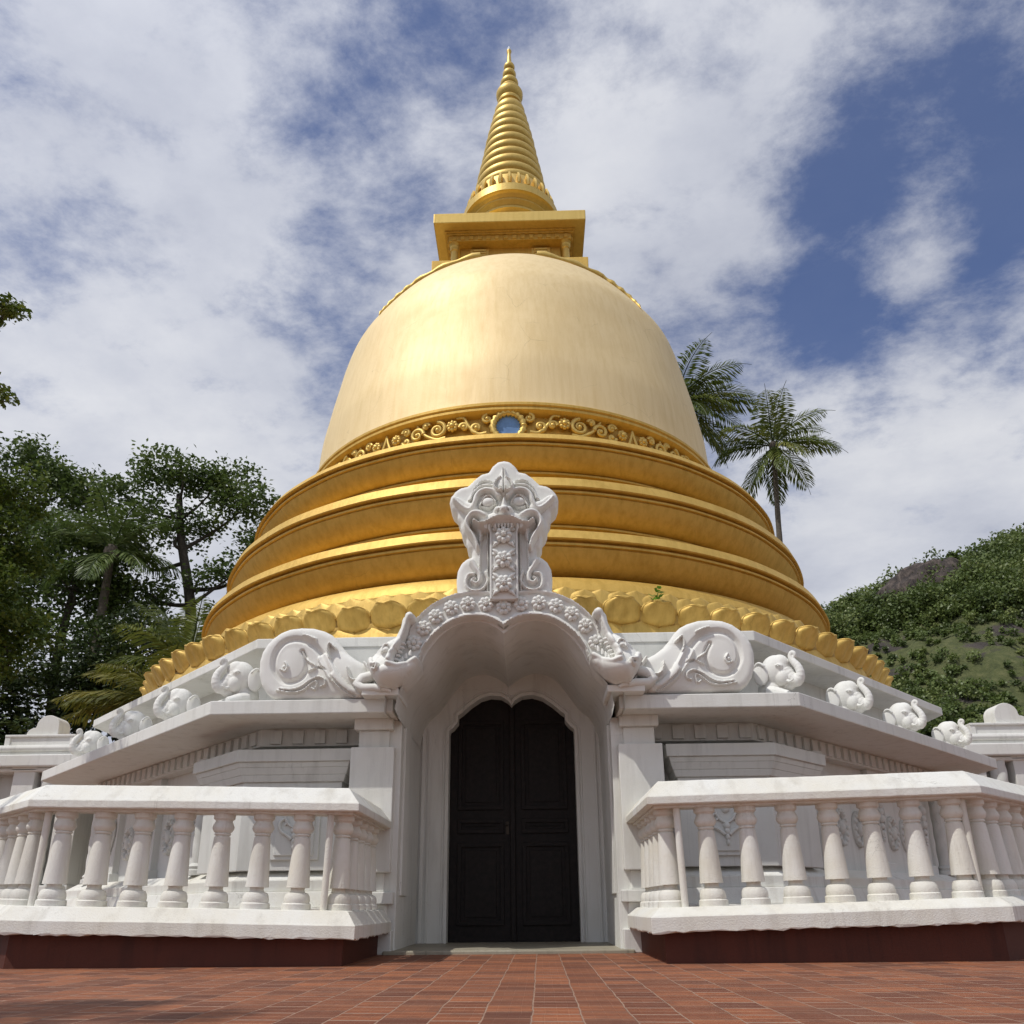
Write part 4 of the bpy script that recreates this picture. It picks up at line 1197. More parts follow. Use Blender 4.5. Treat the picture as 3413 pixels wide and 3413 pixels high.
def balustrade(sd, x_in, x_out, dz, rise, label, foot, bz, bs_, ft, fb):
    root = empty('balustrade', (x_in, 6.3, 0), (0, -sd*R(rise), 0), label=label, cat='balustrade', group='balustrades before the porch')
    L = abs(x_out-x_in)
    far = [(sd*L, 0), (sd*(L+1.9), 1.9)]
    path = [(0, 1.36), (0, 0)]+far               # in the balustrade's own frame
    if sd > 0: pth = path
    else: pth = path
    sg = 1 if sd > 0 else -1                     # outside of the path
    def sec(p): return [(o*sg, z) for o, z in p]
    rail = sec([(-0.15, 1.092+dz), (0.15, 1.092+dz), (0.155, 1.10+dz), (0.155, 1.150+dz), (0.148, 1.160+dz), (0.055, 1.268+dz), (0.040, 1.280+dz), (-0.055, 1.280+dz), (-0.155, 1.155+dz), (-0.155, 1.10+dz)])
    bs = sec([(-0.20, fb), (0.195, fb), (0.20, fb+0.008), (0.20, ft-0.008), (0.190, ft+0.003), (0.125, foot-0.006), (0.110, foot), (-0.12, foot), (-0.20, ft)])
    pn = sec([(-0.14, -0.16), (0.10, -0.16), (0.10, fb+0.005), (-0.14, fb+0.005)])
    col = sec([(-0.10, 1.074+dz), (0.10, 1.074+dz), (0.10, 1.094+dz), (-0.10, 1.094+dz)])
    for nm, pr, mt, bv in (('rail', rail, RAILW, 0.006), ('base_course', bs, RAILW, 0.006), ('plinth', pn, BROWN, 0.0), ('rail_bed', col, RAILW, 0)):
        m = profile_path(MB(), pth, pr)
        o = m.build(nm, mt, root, bevel=bv)
        bm = bmesh.new(); bm.from_mesh(o.data); bmesh.ops.recalc_face_normals(bm, faces=bm.faces); 
        # slight unevenness of hand-laid plaster
        if nm in ('rail', 'base_course'):
            bmesh.ops.subdivide_edges(bm, edges=[e for e in bm.edges if e.calc_length() > 0.6], cuts=46, use_grid_fill=True)
            rr_ = random.Random(7+sd)
            for v in bm.verts:
                v.co.z += 0.0014*math.sin(v.co.x*3.1+1.3*sd)+rr_.uniform(-0.0011, 0.0011)
                v.co.y += rr_.uniform(-0.0009, 0.0009)
                if nm == 'base_course' and v.co.z < fb+0.012: v.co.z += rr_.choice((-0.009, -0.004, 0, 0, 0.003, 0.005))
        bm.to_mesh(o.data); bm.free()
    def put(src, x, y, rz=0.0, s=1.0):
        if src not in used: o = src; used.append(src)
        else:
            o = src.copy(); C.objects.link(o)
        o.parent = root; o.location = (x, y, bz); o.rotation_euler = (0, 0, rz); o.scale = (1, 1, bs_)
        return o
    xs_ = [sd*0.295+sd*0.3105*k for k in range(7)]
    for k, x in enumerate(xs_): put(bal0, x, 0, 0.7*k)
    for k in range(5): put(bal0, 0, 0.10+0.255*k if k else 0.06, 0.4*k)
    put(rod0, sd*0.075, -0.055); put(rod0, sd*(L-0.035), -0.03)
    for k in range(6): put(bal0, sd*(L+0.13+0.22*k), 0.13+0.22*k, 0.5*k)
balustrade(-1, -1.268, -3.59, 0.0, 1.35, 'white balustrade on the left of the door, on a red brown plinth', 0.381, -0.038, 1.0175, 0.287, 0.186)
balustrade(1, 1.262, 3.53, 0.020, 1.25, 'white balustrade on the right of the door, on a red brown plinth', 0.379, -0.054, 1.054, 0.322, 0.210)
# =================================================================== side pavilions
def pavilion(sd, x_in, x_out, y, z0, merlon_x, label):
    root = empty('side_pavilion', ((x_in+x_out)/2, y, 0), label=label, cat='pavilion', group='side pavilions of the shrine')
    def pp(o, par=None): return PL(o, root, par)
    x0, x1 = sorted((x_in, x_out))
    def lay(o, za, zb, mt=WHITE, nm='cornice', bv=0.02, d=2.4):
        m = MB(); m.box(x0-o, x1+o, y-o, y+d, za, zb)
        return pp(m.build(nm, mt, bevel=bv))
    lay(-0.22, 0, z0-0.42, SHADEW, 'wall', 0.01)
    lay(0.16, z0-0.36, z0-0.17, bv=0.02); lay(0.08, z0-0.43, z0-0.36, bv=0.03)
    lay(0.02, z0-0.17, z0-0.105, bv=0.01); lay(0.07, z0-0.105, z0, bv=0.045)
    bx0, bx1 = sorted((x_in+sd*0.06, x_in+sd*1.20))
    m = MB(); m.box(bx0+0.04, bx1-0.04, y+0.02, y+0.7, z0, z0+0.145); m.box(bx0, bx1, y-0.01, y+0.72, z0+0.135, z0+0.175); m.box(bx0, bx0+0.09, y, y+0.7, z0, z0+0.14); m.box(bx1-0.09, bx1, y, y+0.7, z0, z0+0.14)
    par = pp(m.build('parapet_block', WHITE, bevel=0.01))
    # scalloped top: a tall lobe towards the shrine and a small one outside
    pts = [(-0.30, 0)]+[(-0.30+0.12*(1-math.cos(t)), 0.12*math.sin(t)) for t in np.linspace(0.1, PI/2, 7)]+[(-0.17, 0.12)]+[(0.03+0.185*math.cos(t), 0.15+0.175*math.sin(t)) for t in np.linspace(PI, 0, 18)]+[(0.215, 0)]
    m = MB(); m.prism_y([(merlon_x-sd*x, z0+0.175+z) for x, z in pts], y+0.05, y+0.38)
    pp(m.build('scalloped_merlon', WHITE, bevel=0.012), par)
    for k, x in enumerate((x_in-sd*0.02, x_in+sd*0.75, x_in+sd*1.5)):
        m = MB(); m.box(x-0.17, x+0.17, y-0.05, y+0.5, 0.75, z0-0.30); m.box(x-0.21, x+0.21, y-0.09, y+0.5, 0, 0.75); m.box(x-0.20, x+0.20, y-0.08, y+0.5, z0-0.42, z0-0.32)
        pp(m.build('pillar', WHITE, bevel=0.01))
    m = MB()
    x = x_in+sd*0.38
    nn, hh = 28, 40
    vs = []
    for j in range(hh+1):
        z = 0.75+(z0-0.75-0.40)*j/hh
        for i in range(nn):
            t = 2*PI*i/nn
            r = 0.11*(1+0.12*abs(math.cos(1.5*(t-sd*9*z))))
            vs.append((x+r*math.cos(t), y+0.05+r*math.sin(t), z))
    m.add(vs, [(j*nn+i, j*nn+(i+1) % nn, (j+1)*nn+(i+1) % nn, (j+1)*nn+i) for j in range(hh) for i in range(nn)])
    pp(m.build('twisted_column', SHADEW, smooth=50))
    m = MB(); m.box(x0-0.3, x1+0.3, y-0.35, y+2.3, 0.0, 0.55); m.box(x0-0.2, x1+0.2, y-0.25, y+2.3, 0.55, 0.75)
    pp(m.build('plinth', RAILW, bevel=0.015))
pavilion(-1, -6.98, -10.4, 12.5, 2.89, -7.58, 'white pavilion with scalloped parapet behind the left end of the shrine')
pavilion(1, 6.98, 10.4, 12.5, 2.863, 7.70, 'white pavilion with scalloped parapet behind the right end of the shrine')

# =================================================================== trees
def quads(name, mat, Cn, D, Nn, L, W, parent=None, rnd=None, bend=0.0):
    """many small leaves: centres, directions, normals, lengths, widths"""
    n = len(Cn)
    D = D/np.linalg.norm(D, axis=1)[:, None]
    Sd = np.cross(D, Nn); Sd /= np.linalg.norm(Sd, axis=1)[:, None]+1e-9
    Up = np.cross(Sd, D)
    L = np.broadcast_to(L, n)[:, None]; W = np.broadcast_to(W, n)[:, None]
    V = np.empty((n, 4, 3))
    V[:, 0] = Cn; V[:, 1] = Cn+D*L*0.5+Sd*W+Up*bend*L; V[:, 2] = Cn+D*L; V[:, 3] = Cn+D*L*0.5-Sd*W+Up*bend*L
    me = bpy.data.meshes.new(name)
    me.vertices.add(4*n); me.loops.add(4*n); me.polygons.add(n)
    me.vertices.foreach_set('co', V.ravel())
    me.loops.foreach_set('vertex_index', np.arange(4*n))
    me.polygons.foreach_set('loop_start', np.arange(0, 4*n, 4))
    a = me.attributes.new('rnd', 'FLOAT', 'FACE')
    if rnd is None: rnd = np.random.default_rng(n).random(n)
    a.data.foreach_set('value', np.ascontiguousarray(rnd, np.float32))
    me.materials.append(mat)
    me.update(); me.validate()
    o = bpy.data.objects.new(name, me)
    C.objects.link(o)
    o.parent = parent
    return o

def tree(name, label, cat, loc, trunk, clumps, leaf, per, mat, seed, group=None, twig=0.55, trunk_r=0.3):
    """trunk: points; clumps: (x, y, z, rx, ry, rz, twigs) in the tree's own frame"""
    r = np.random.default_rng(seed)
    root = empty(name, loc, label=label, cat=cat, group=group)
    m = MB()
    tr = spline(trunk, 5)
    m.tube(tr, list(np.linspace(trunk_r, trunk_r*0.35, len(tr))), 10)
    TR = np.array(tr)
    Cs = []; rn = []
    for cx_, cy_, cz_, rx, ry, rz, nt in clumps:
        c = np.array((cx_, cy_, cz_))
        k = np.argmin(np.linalg.norm(TR-c*np.array((1, 1, 0.92)), axis=1)+0.6*np.maximum(0, TR[:, 2]-c[2]+0.4))
        b0 = TR[k]
        mid = b0*0.5+c*0.5+r.normal(0, 0.25, 3)+np.array((0, 0, -0.15))
        limb = spline([b0, mid, c], 4)
        rb = trunk_r*(1-0.65*k/len(TR))*0.5
        m.tube(limb, list(np.linspace(rb, rb*0.3, len(limb))), 7)
        u_ = r.normal(size=(nt, 3)); u_ /= np.linalg.norm(u_, axis=1)[:, None]
        rad_ = r.random(nt)**0.42
        tw = c+u_*rad_[:, None]*np.array((rx, ry, rz))
        tw[:, 2] += 0.25*rz*(1-((u_[:, 0]*rad_)**2+(u_[:, 1]*rad_)**2))-0.1*rz
        for q in tw[::3]:
            m.tube([c+(q-c)*0.05, c*0.5+q*0.5+r.normal(0, 0.12, 3), q], [rb*0.28, rb*0.18, rb*0.08], 4)
        shade = r.random(nt)
        for q, sh in zip(tw, shade):
            n_ = int(per*r.uniform(0.6, 1.3))
            Cs.append(q+np.clip(r.normal(0, 1, (n_, 3)), -1.6, 1.6)*twig*0.40*np.array((1, 1, 0.62)))
            rn.append(np.clip(sh*0.5+r.random(n_)*0.5, 0, 1))
    Cs = np.vstack(Cs); rn = np.concatenate(rn)
    n = len(Cs)
    D = r.normal(size=(n, 3)); D[:, 2] = D[:, 2]*0.6-0.15
    Nn = r.normal(size=(n, 3))*0.7+np.array((0, 0, 1))
    quads('crown', mat, Cs, D, Nn, leaf*r.uniform(0.7, 1.25, n), leaf*0.27*r.uniform(0.8, 1.25, n), root, rn, 0.06)
    m.build('trunk', BARK, root, smooth=60)
    return root

G_T = 'broadleaf trees behind the left side of the shrine'
tree('broadleaf_tree', 'tall open crowned tree with visible limbs, beside the left flank of the golden rings', 'tree', (-11.6, 28, 0),
     [(0, 0, 0), (-0.3, 0, 4), (-0.6, 0.2, 8), (-0.9, 0, 11.2), (-1.6, 0, 14), (-2.0, 0.2, 16)],
     [(-2.2, 0, 16.9, 1.7, 1.6, 0.9, 33), (-0.6, 0.4, 16.5, 1.6, 1.5, 0.9, 30), (-3.7, -0.3, 15.6, 1.3, 1.3, 0.8, 21), (0.9, 0, 15.4, 1.3, 1.4, 0.9, 25), (-1.6, 0.3, 14.6, 1.7, 1.4, 0.8, 18),
      (1.6, 0.2, 13.5, 1.1, 1.2, 0.8, 18), (-3.3, 0, 13.7, 1.4, 1.4, 0.7, 15), (0.6, -0.3, 12.2, 1.3, 1.2, 0.8, 18), (-2.6, 0.2, 11.8, 1.3, 1.2, 0.7, 12), (1.9, 0, 11.4, 1.0, 1.1, 0.9, 15), (-3.9, 0.3, 11.2, 1.3, 1.2, 0.9, 15), (0.3, 0.2, 10.2, 1.2, 1.1, 0.8, 12)],
     0.20, 58, L_BROAD, 3, G_T, 0.75, 0.32)
tree('broadleaf_tree', 'spreading tree with a flat layered crown, at the far left edge', 'tree', (-21.4, 29, 0),
     [(0, 0, 0), (0.2, 0, 5), (0.6, 0, 9), (0.9, 0, 13), (1.4, 0, 16)],
     [(0.6, 0, 18.0, 2.0, 1.8, 0.9, 34), (2.6, 0.2, 17.0, 1.6, 1.6, 0.8, 30), (3.7, 0, 16.2, 1.2, 1.3, 0.7, 20), (-0.8, 0, 16.4, 1.8, 1.6, 0.9, 25), (1.2, 0, 15.4, 1.6, 1.5, 0.7, 15), (2.8, -0.3, 14.6, 1.4, 1.3, 0.8, 18), (0.2, 0, 13.2, 1.6, 1.4, 0.9, 18), (3.2, 0.2, 12.8, 1.5, 1.3, 0.9, 18), (1.2, 0, 11.4, 1.6, 1.4, 0.9, 18)],
     0.21, 58, L_BROAD, 11, G_T, 0.8, 0.35)
tree('broadleaf_tree', 'dense dark round crowned tree between the two tallest trees on the left', 'tree', (-16.4, 27, 0),
     [(0, 0, 0), (0.1, 0, 5), (-0.2, 0, 9), (0, 0, 12)],
     [(-0.6, 0, 13.6, 1.7, 1.5, 1.0, 29), (0.9, 0, 13.0, 1.4, 1.3, 1.0, 24), (-2.0, 0, 12.3, 1.5, 1.4, 0.9, 24), (1.9, 0.2, 11.5, 1.5, 1.4, 1.0, 27), (0.0, -0.4, 11.4, 1.9, 1.5, 1.1, 33), (-1.9, -0.2, 10.2, 1.6, 1.5, 1.0, 27), (2.4, -0.1, 9.8, 1.5, 1.4, 1.0, 27), (0.4, -0.4, 9.3, 1.8, 1.5, 1.1, 31), (-1.6, -0.4, 8.0, 1.8, 1.5, 1.0, 28), (1.9, -0.4, 7.9, 1.8, 1.5, 1.0, 28)],
     0.19, 62, L_BROAD, 21, G_T, 0.75, 0.30)
tree('broadleaf_tree', 'leafy yellow green tree cut by the left edge of the view', 'tree', (-13.5, 17.5, 0),
     [(0, 0, 0), (0.1, 0, 3), (0.3, 0, 6), (0.4, 0, 9)],
     [(0.7, 0, 10.2, 1.1, 1.1, 0.7, 27), (0.9, 0, 8.9, 1.1, 1.1, 0.7, 27), (0.8, -0.2, 7.7, 1.2, 1.1, 0.7, 28), (1.3, 0, 6.6, 1.2, 1.1, 0.6, 27), (0.6, 0, 5.6, 1.3, 1.1, 0.7, 28), (-0.9, 0, 7.0, 1.4, 1.2, 1.2, 32)],
     0.13, 110, L_SUN, 31, G_T, 0.55, 0.2)
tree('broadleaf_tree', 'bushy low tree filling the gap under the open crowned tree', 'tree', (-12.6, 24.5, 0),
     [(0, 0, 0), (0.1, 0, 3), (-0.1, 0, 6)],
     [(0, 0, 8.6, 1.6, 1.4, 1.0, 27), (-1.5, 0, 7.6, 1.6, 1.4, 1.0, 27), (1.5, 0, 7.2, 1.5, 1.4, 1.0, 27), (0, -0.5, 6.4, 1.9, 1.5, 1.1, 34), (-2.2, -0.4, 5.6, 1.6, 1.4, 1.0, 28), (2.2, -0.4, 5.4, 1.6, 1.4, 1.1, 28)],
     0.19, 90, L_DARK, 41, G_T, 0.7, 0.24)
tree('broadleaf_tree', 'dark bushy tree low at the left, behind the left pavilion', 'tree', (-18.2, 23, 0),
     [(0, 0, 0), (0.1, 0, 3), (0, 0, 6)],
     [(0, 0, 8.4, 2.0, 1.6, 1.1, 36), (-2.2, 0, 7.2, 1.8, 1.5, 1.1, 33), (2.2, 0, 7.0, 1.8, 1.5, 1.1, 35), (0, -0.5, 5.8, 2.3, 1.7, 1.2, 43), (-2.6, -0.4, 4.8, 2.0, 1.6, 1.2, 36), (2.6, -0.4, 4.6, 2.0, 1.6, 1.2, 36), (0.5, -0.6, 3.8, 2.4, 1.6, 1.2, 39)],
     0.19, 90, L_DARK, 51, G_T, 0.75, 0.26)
# the near tree at the left: only two twig ends reach into view
tree('overhanging_tree', 'near tree off to the left with small leafy twig ends hanging into the view', 'tree', (-9.4, 4.6, 0),
     [(0, 0, 0), (0.1, 0.2, 3), (0.2, 0.3, 5.6), (0.2, 0.8, 7.5)],
     [(2.36, 4.4, 8.28, 0.26, 0.3, 0.17, 11), (2.40, 4.4, 7.06, 0.17, 0.3, 0.13, 8), (3.3, -4.1, 8.0, 1.0, 0.7, 0.35, 26), (2.2, -3.9, 8.2, 1.1, 0.8, 0.4, 26), (0.5, -1.5, 8.6, 1.6, 1.5, 0.6, 44), (1.35, 2.7, 8.3, 0.9, 0.9, 0.4, 22), (1.3, 2.9, 7.2, 0.6, 0.7, 0.3, 14)],
     0.085, 60, L_SUN, 61, None, 0.22, 0.2)

# =================================================================== palms
def palm(label, loc, trunk, fr, mat, seed, group, L=3.0, r=0.17, name='coconut_palm', nuts=True):
    """fronds: (azimuth, start elevation, droop, length factor)"""
    rg = np.random.default_rng(seed)
    root = empty(name, loc, label=label, cat='palm', group=group)
    m = MB()
    tr = spline(trunk, 6)
    m.tube(tr, [r*(1.25-0.5*i/(len(tr)-1))*(1+0.05*(i % 2)) for i in range(len(tr))], 12)
    top = np.array(tr[-1])
    m.ball(top, (r*1.5, r*1.5, r*2.2), None, 10, 8)
    m.build('trunk', PBARK, root, smooth=60)
    for az, e0, dr, lf in fr:
        Lf = L*lf
        n = 18
        p = top.copy(); pts = [p.copy()]
        for i in range(n):
            el = e0-dr*((i+1)/n)**1.3
            d = np.array((math.cos(R(az))*math.cos(R(el)), math.sin(R(az))*math.cos(R(el)), math.sin(R(el))))
            p = p+d*Lf/n
            pts.append(p.copy())
        pts = np.array(pts)
        k = 58
        tt = np.linspace(0.10, 0.995, k)
        Cn = np.stack([np.interp(tt*n, np.arange(n+1), pts[:, j]) for j in range(3)], -1)
        T = np.gradient(Cn, axis=0); T /= np.linalg.norm(T, axis=1)[:, None]
        side = np.cross(T, np.array((0, 0, 1.0))); side /= np.linalg.norm(side, axis=1)[:, None]+1e-9
        upv = np.cross(side, T)
        ll = Lf*0.29*np.sin(np.clip(tt*1.0+0.12, 0, 1)*PI)**0.55*(1.0)
        allC, allD, allN, allL = [], [], [], []
        for sgn in (-1, 1):
            D = T*0.62+sgn*side*0.78-np.array((0, 0, 1.0))*(0.28+0.25*rg.random((k, 1)))+upv*0.22+rg.normal(0, 0.06, (k, 3))
            allC.append(Cn); allD.append(D); allN.append(upv+side*sgn*0.35+rg.normal(0, 0.2, (k, 3))); allL.append(ll*rg.uniform(0.85, 1.1, k))
        # two pieces per leaflet so that the ends hang
        Cc = np.vstack(allC); Dd = np.vstack(allD); Dd /= np.linalg.norm(Dd, axis=1)[:, None]; Nn = np.vstack(allN); Ll = np.concatenate(allL)
        W = Ll*0.029+0.006
        rn = np.clip(rg.random()*0.6+rg.random(len(Cc))*0.4, 0, 1)
        C2 = Cc+Dd*Ll[:, None]*0.5
        D2 = Dd-np.array((0, 0, 0.55))
        f = quads('frond', mat, np.vstack([Cc, C2]), np.vstack([Dd, D2]), np.vstack([Nn, Nn]), np.concatenate([Ll*0.62, Ll*0.55]), np.concatenate([W, W*0.9]), root, np.concatenate([rn, rn]))
        mm = MB(); mm.tube(pts, list(np.linspace(0.035*L/3, 0.008, n+1)), 5)
        st_ = mm.build('midrib', mat, f, smooth=60)
    if nuts:
        for i in range(6):
            a = i*1.05
            m = MB(); m.ball(top+np.array((0.25*math.cos(a), 0.25*math.sin(a), -0.28-0.05*(i % 2))), (0.11, 0.11, 0.14), None, 10, 8)
            m.build('coconut', L_PALM, root, smooth=180)
    return root
PG = 'coconut palms standing behind the shrine'
palm('slender coconut palm with full round crown, standing clear to the right of the golden dome', (10.3, 30, 0),
     [(0, 0, 0), (-0.05, 0, 6), (0.05, 0, 12), (0.15, 0, 15), (0.35, 0, 18.7)],
     [(10, 52, 75, 1.0), (-20, 60, 80, 1.0), (85, 74, 40, .9), (-80, 74, 50, .9), (-110, 70, 55, .9), (150, 48, 80, .95), (-160, 40, 85, 1.0), (175, 20, 85, 1.0), (-5, 22, 70, 1.05), (-35, 5, 65, 1.0), (-70, -12, 70, .95), (40, 2, 70, 1.0), (-95, -35, 50, .9), (120, -20, 60, .95), (75, -40, 45, .9), (-150, -42, 40, .85)],
     L_PALM, 2, PG, 3.1, 0.125)
palm('taller coconut palm half hidden behind the right shoulder of the golden dome', (6.2, 31, 0),
     [(0, 0, 0), (0.1, 0, 8), (0.3, 0, 15), (0.75, 0, 21.6)],
     [(5, 60, 85, 1.05), (35, 66, 85, 1.0), (-25, 52, 80, 1.1), (70, 74, 60, 1.0), (-60, 70, 70, 1.0), (0, 30, 62, 1.2), (-12, 12, 55, 1.2), (22, 18, 65, 1.1), (-40, -5, 60, 1.05), (15, -18, 62, 1.1), (-5, -42, 40, 1.15), (-70, -20, 55, 1.0), (60, -30, 50, 1.0), (110, 50, 80, 1.0), (-120, 45, 80, 1.0), (170, 30, 80, 1.0), (-160, 0, 70, 1.0), (140, -20, 60, 1.0)],
     L_PALM, 6, PG, 3.5, 0.19)
palm('dark coconut palm buried among the trees at the upper left', (-14.7, 26.0, 0),
     [(0, 0, 0), (-0.1, 0, 6), (0.0, 0, 9), (0, 0, 12.5)],
     [(a, e, d, l) for a, e, d, l in [(0, 62, 80, 1), (40, 70, 70, 1), (-40, 66, 75, 1), (90, 78, 50, .9), (-90, 74, 60, .95), (140, 66, 75, 1), (-140, 60, 80, 1), (180, 50, 85, 1), (20, 15, 70, 1.05), (-30, -5, 65, 1), (-80, -20, 60, 1), (160, 10, 75, 1), (-160, -12, 65, 1), (100, -20, 60, .95), (60, 30, 80, 1)]],
     L_BROAD, 8, PG, 2.9, 0.17)
palm('low palm with upright pale fronds close to the left side of the golden rings', (-9.2, 21.2, 0),
     [(0, 0, 0), (0, 0, 3), (-0.05, 0, 6.5)],
     [(175, 78, 45, 1.0), (150, 70, 60, 1.0), (-165, 72, 50, 1.05), (40, 76, 40, .95), (-60, 74, 55, .95), (100, 80, 35, 1), (-120, 55, 85, 1), (-175, 40, 90, 1), (10, 60, 80, .9), (-30, 50, 90, .9)],
     L_PALM, 12, PG, 2.9, 0.16, nuts=False)
palm('young palm with yellowed fronds arching out behind the left elephants', (-7.9, 17.2, 0),
     [(0, 0, 0), (0, 0, 2.4), (0, 0, 4.7)],
     [(178, 46, 62, 1.05), (165, 32, 62, 1.1), (-170, 22, 52, 1.15), (-150, 14, 50, 1.0), (-178, 8, 40, 1.1), (150, 58, 70, .95), (-120, 50, 80, .9), (90, 70, 60, .9), (-60, 62, 70, .9), (20, 56, 70, .9)],
     L_PALMY, 15, PG, 2.3, 0.14, nuts=False)

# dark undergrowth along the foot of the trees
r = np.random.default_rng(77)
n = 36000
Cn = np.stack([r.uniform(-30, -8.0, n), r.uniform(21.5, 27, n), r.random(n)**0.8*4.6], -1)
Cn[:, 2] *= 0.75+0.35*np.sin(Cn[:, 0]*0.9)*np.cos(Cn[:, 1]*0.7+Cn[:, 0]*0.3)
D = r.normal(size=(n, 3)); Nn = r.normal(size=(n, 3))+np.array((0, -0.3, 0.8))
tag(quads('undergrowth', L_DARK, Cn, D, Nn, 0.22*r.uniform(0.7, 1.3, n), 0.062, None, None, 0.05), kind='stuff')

# =================================================================== hill
hx = np.array([20, 40, 50, 55.6, 60, 64, 69.5, 73.8, 80, 87, 94, 110, 140, 190, 260.])
hz = np.array([20, 36, 44, 47.5, 49.5, 51.5, 54.0, 56.0, 57.0, 59.6, 62.5, 67, 73, 68, 30.])
def hnoise(x, y):
    return 1.3*np.sin(x*0.21+0.5)*np.sin(y*0.17+1.1)+0.7*np.sin(x*0.47+y*0.31)+0.4*np.sin(x*0.9-y*0.7)+0.25*np.sin(x*1.7+y*1.3)
def hill_z(x, y):
    s = np.clip((y-62)/78, 0, 1)
    s = s*s*(3-2*s)*0.35+s*0.65
    back = np.clip(1-(y-150)/170, 0, 1)
    return np.interp(x, hx, hz)*s*back+hnoise(x, y)*np.clip(s*3, 0, 1)-0.3*(1-s)
gx = np.arange(15, 262, 2.2); gy = np.arange(58, 322, 2.6)
X, Y = np.meshgrid(gx, gy)
Zh = hill_z(X, Y)-0.3
m = MB()
nx = len(gx)
m.add(list(zip(X.ravel(), Y.ravel(), Zh.ravel())), [(j*nx+i, j*nx+i+1, (j+1)*nx+i+1, (j+1)*nx+i) for j in range(len(gy)-1) for i in range(nx-1)])
hm, nt, b = nodes('hill_grass_and_rock')
p = coords(nt)
f1 = noise(nt, p, 0.16, 8, 0.7, 0.6); f2 = noise(nt, p, 0.9, 8, 0.75); f3 = noise(nt, coords(nt, (0.5, 0.5, 1.2)), 0.22, 5, 0.6)
gr = ramp(nt, f2, [(0.3, (0.035, 0.046, 0.014)), (0.5, (0.078, 0.090, 0.028)), (0.7, (0.13, 0.13, 0.052))]).outputs['Color']
rk = ramp(nt, f1, [(0.3, (0.030, 0.025, 0.022)), (0.7, (0.085, 0.070, 0.060))]).outputs['Color']
mk = ramp(nt, f3, [(0.56, (0, 0, 0)), (0.61, (1, 1, 1))]).outputs['Color']
nt.links.new(mixc(nt, mk, gr, rk), b.inputs['Base Color'])
b.inputs['Roughness'].default_value = 0.95
bump(nt, b, f2, 0.8, 0.6)
tag(m.build('hill', hm, smooth=180), kind='structure')
# bare rock dome near the top
m = MB()
rgs = np.random.default_rng(9)
nu, nv = 90, 44
vs = []
for j in range(nv+1):
    t = PI*j/nv
    for i in range(nu):
        a = 2*PI*i/nu
        d = np.array((math.sin(t)*math.cos(a), math.sin(t)*math.sin(a), math.cos(t)))
        k = 1+0.05*math.sin(3*a+2*t)+0.05*math.sin(7*a+1)*math.sin(t)+0.03*math.sin(15*a+4*t)+0.03*math.sin(9*t+2*a)+rgs.uniform(-0.012, 0.012)
        vs.append((76.0+14.0*d[0]*k+1.5*d[2], 139+9*d[1]*k, 50.8+8.3*max(d[2], -0.4)*k*(1-0.10*d[0])*(1+0.05*math.sin(9*d[0]+4*d[1]))))
m.add(vs, [(j*nu+i, (j+1)*nu+i, (j+1)*nu+(i+1) % nu, j*nu+(i+1) % nu) for j in range(nv) for i in range(nu)])
rm, nt, b = nodes('streaked_rock')
v = noise(nt, coords(nt, (1.2, 1.2, 0.10)), 0.9, 7, 0.7, 0.4)
f2 = noise(nt, coords(nt), 0.6, 8, 0.7)
c = ramp(nt, v, [(0.40, (0.016, 0.012, 0.011)), (0.55, (0.060, 0.044, 0.036)), (0.70, (0.17, 0.135, 0.11))]).outputs['Color']
nt.links.new(mixc(nt, ramp(nt, f2, [(0.4, (0, 0, 0)), (0.7, (0.5,)*3)]).outputs['Color'], c, (0.05, 0.042, 0.036)), b.inputs['Base Color'])
b.inputs['Roughness'].default_value = 0.9
bump(nt, b, v, 0.6, 0.5)
tag(m.build('rock_outcrop', rm, smooth=180), kind='structure')
# woods on the hill: bushes and small trees that read as one cover
r = np.random.default_rng(5)
Cs, rn, sz = [], [], []
cnt = 0
while cnt < 6200:
    x = r.uniform(36, 112); y = r.uniform(66, 148)
    d = math.sin(x*0.19+y*0.11)*0.5+math.sin(x*0.07-y*0.13+1)*0.5+r.normal(0, 0.35)
    z = float(hill_z(np.array(x), np.array(y)))
    f = z/62
    dens = 0.55*(1 if f > 0.72 else 0)+0.33+0.6*d
    if f > 0.58 and f < 0.72: dens -= 0.30
    if abs(x-74.5) < 9 and y > 122 and z < 62 and z > 49: dens -= 0.5
    if cnt >= 2900: dens = 0.6+0.4*d
    if 0.42 < f < 0.70: dens *= 0.55
    if r.random() > dens: continue
    cnt += 1
    zone = 2 if f > 0.70 else (1 if f > 0.42 else 0)
    R0 = ((0.5, 1.3), (0.35, 0.9), (0.8, 2.6))[zone][0]+((0.5, 1.3), (0.35, 0.9), (0.8, 2.6))[zone][1]*r.random()**(2.0 if cnt < 2900 else 6)*(1.15 if f > 0.7 else 0.9)
    k = int(45+60*R0)
    u_ = r.normal(size=(k, 3)); u_ /= np.linalg.norm(u_, axis=1)[:, None]
    lob = 1+0.25*np.sin(u_[:, 0]*5+x)*np.cos(u_[:, 1]*4+y)
    q = np.array((x, y, z+R0*0.62))+u_*(r.random((k, 1))**0.35)*np.array((R0, R0, R0*0.8))*lob[:, None]
    Cs.append(q); rn.append(np.clip(r.random()*0.75+r.random(k)*0.25+u_[:, 2]*0.05, 0, 1)); sz.append(np.full(k, 0.40+0.06*R0))
Cs = np.vstack(Cs); rn = np.concatenate(rn); sz = np.concatenate(sz)
n = len(Cs)
D = r.normal(size=(n, 3)); Nn = r.normal(size=(n, 3))*0.8+np.array((-0.2, -0.6, 0.8))
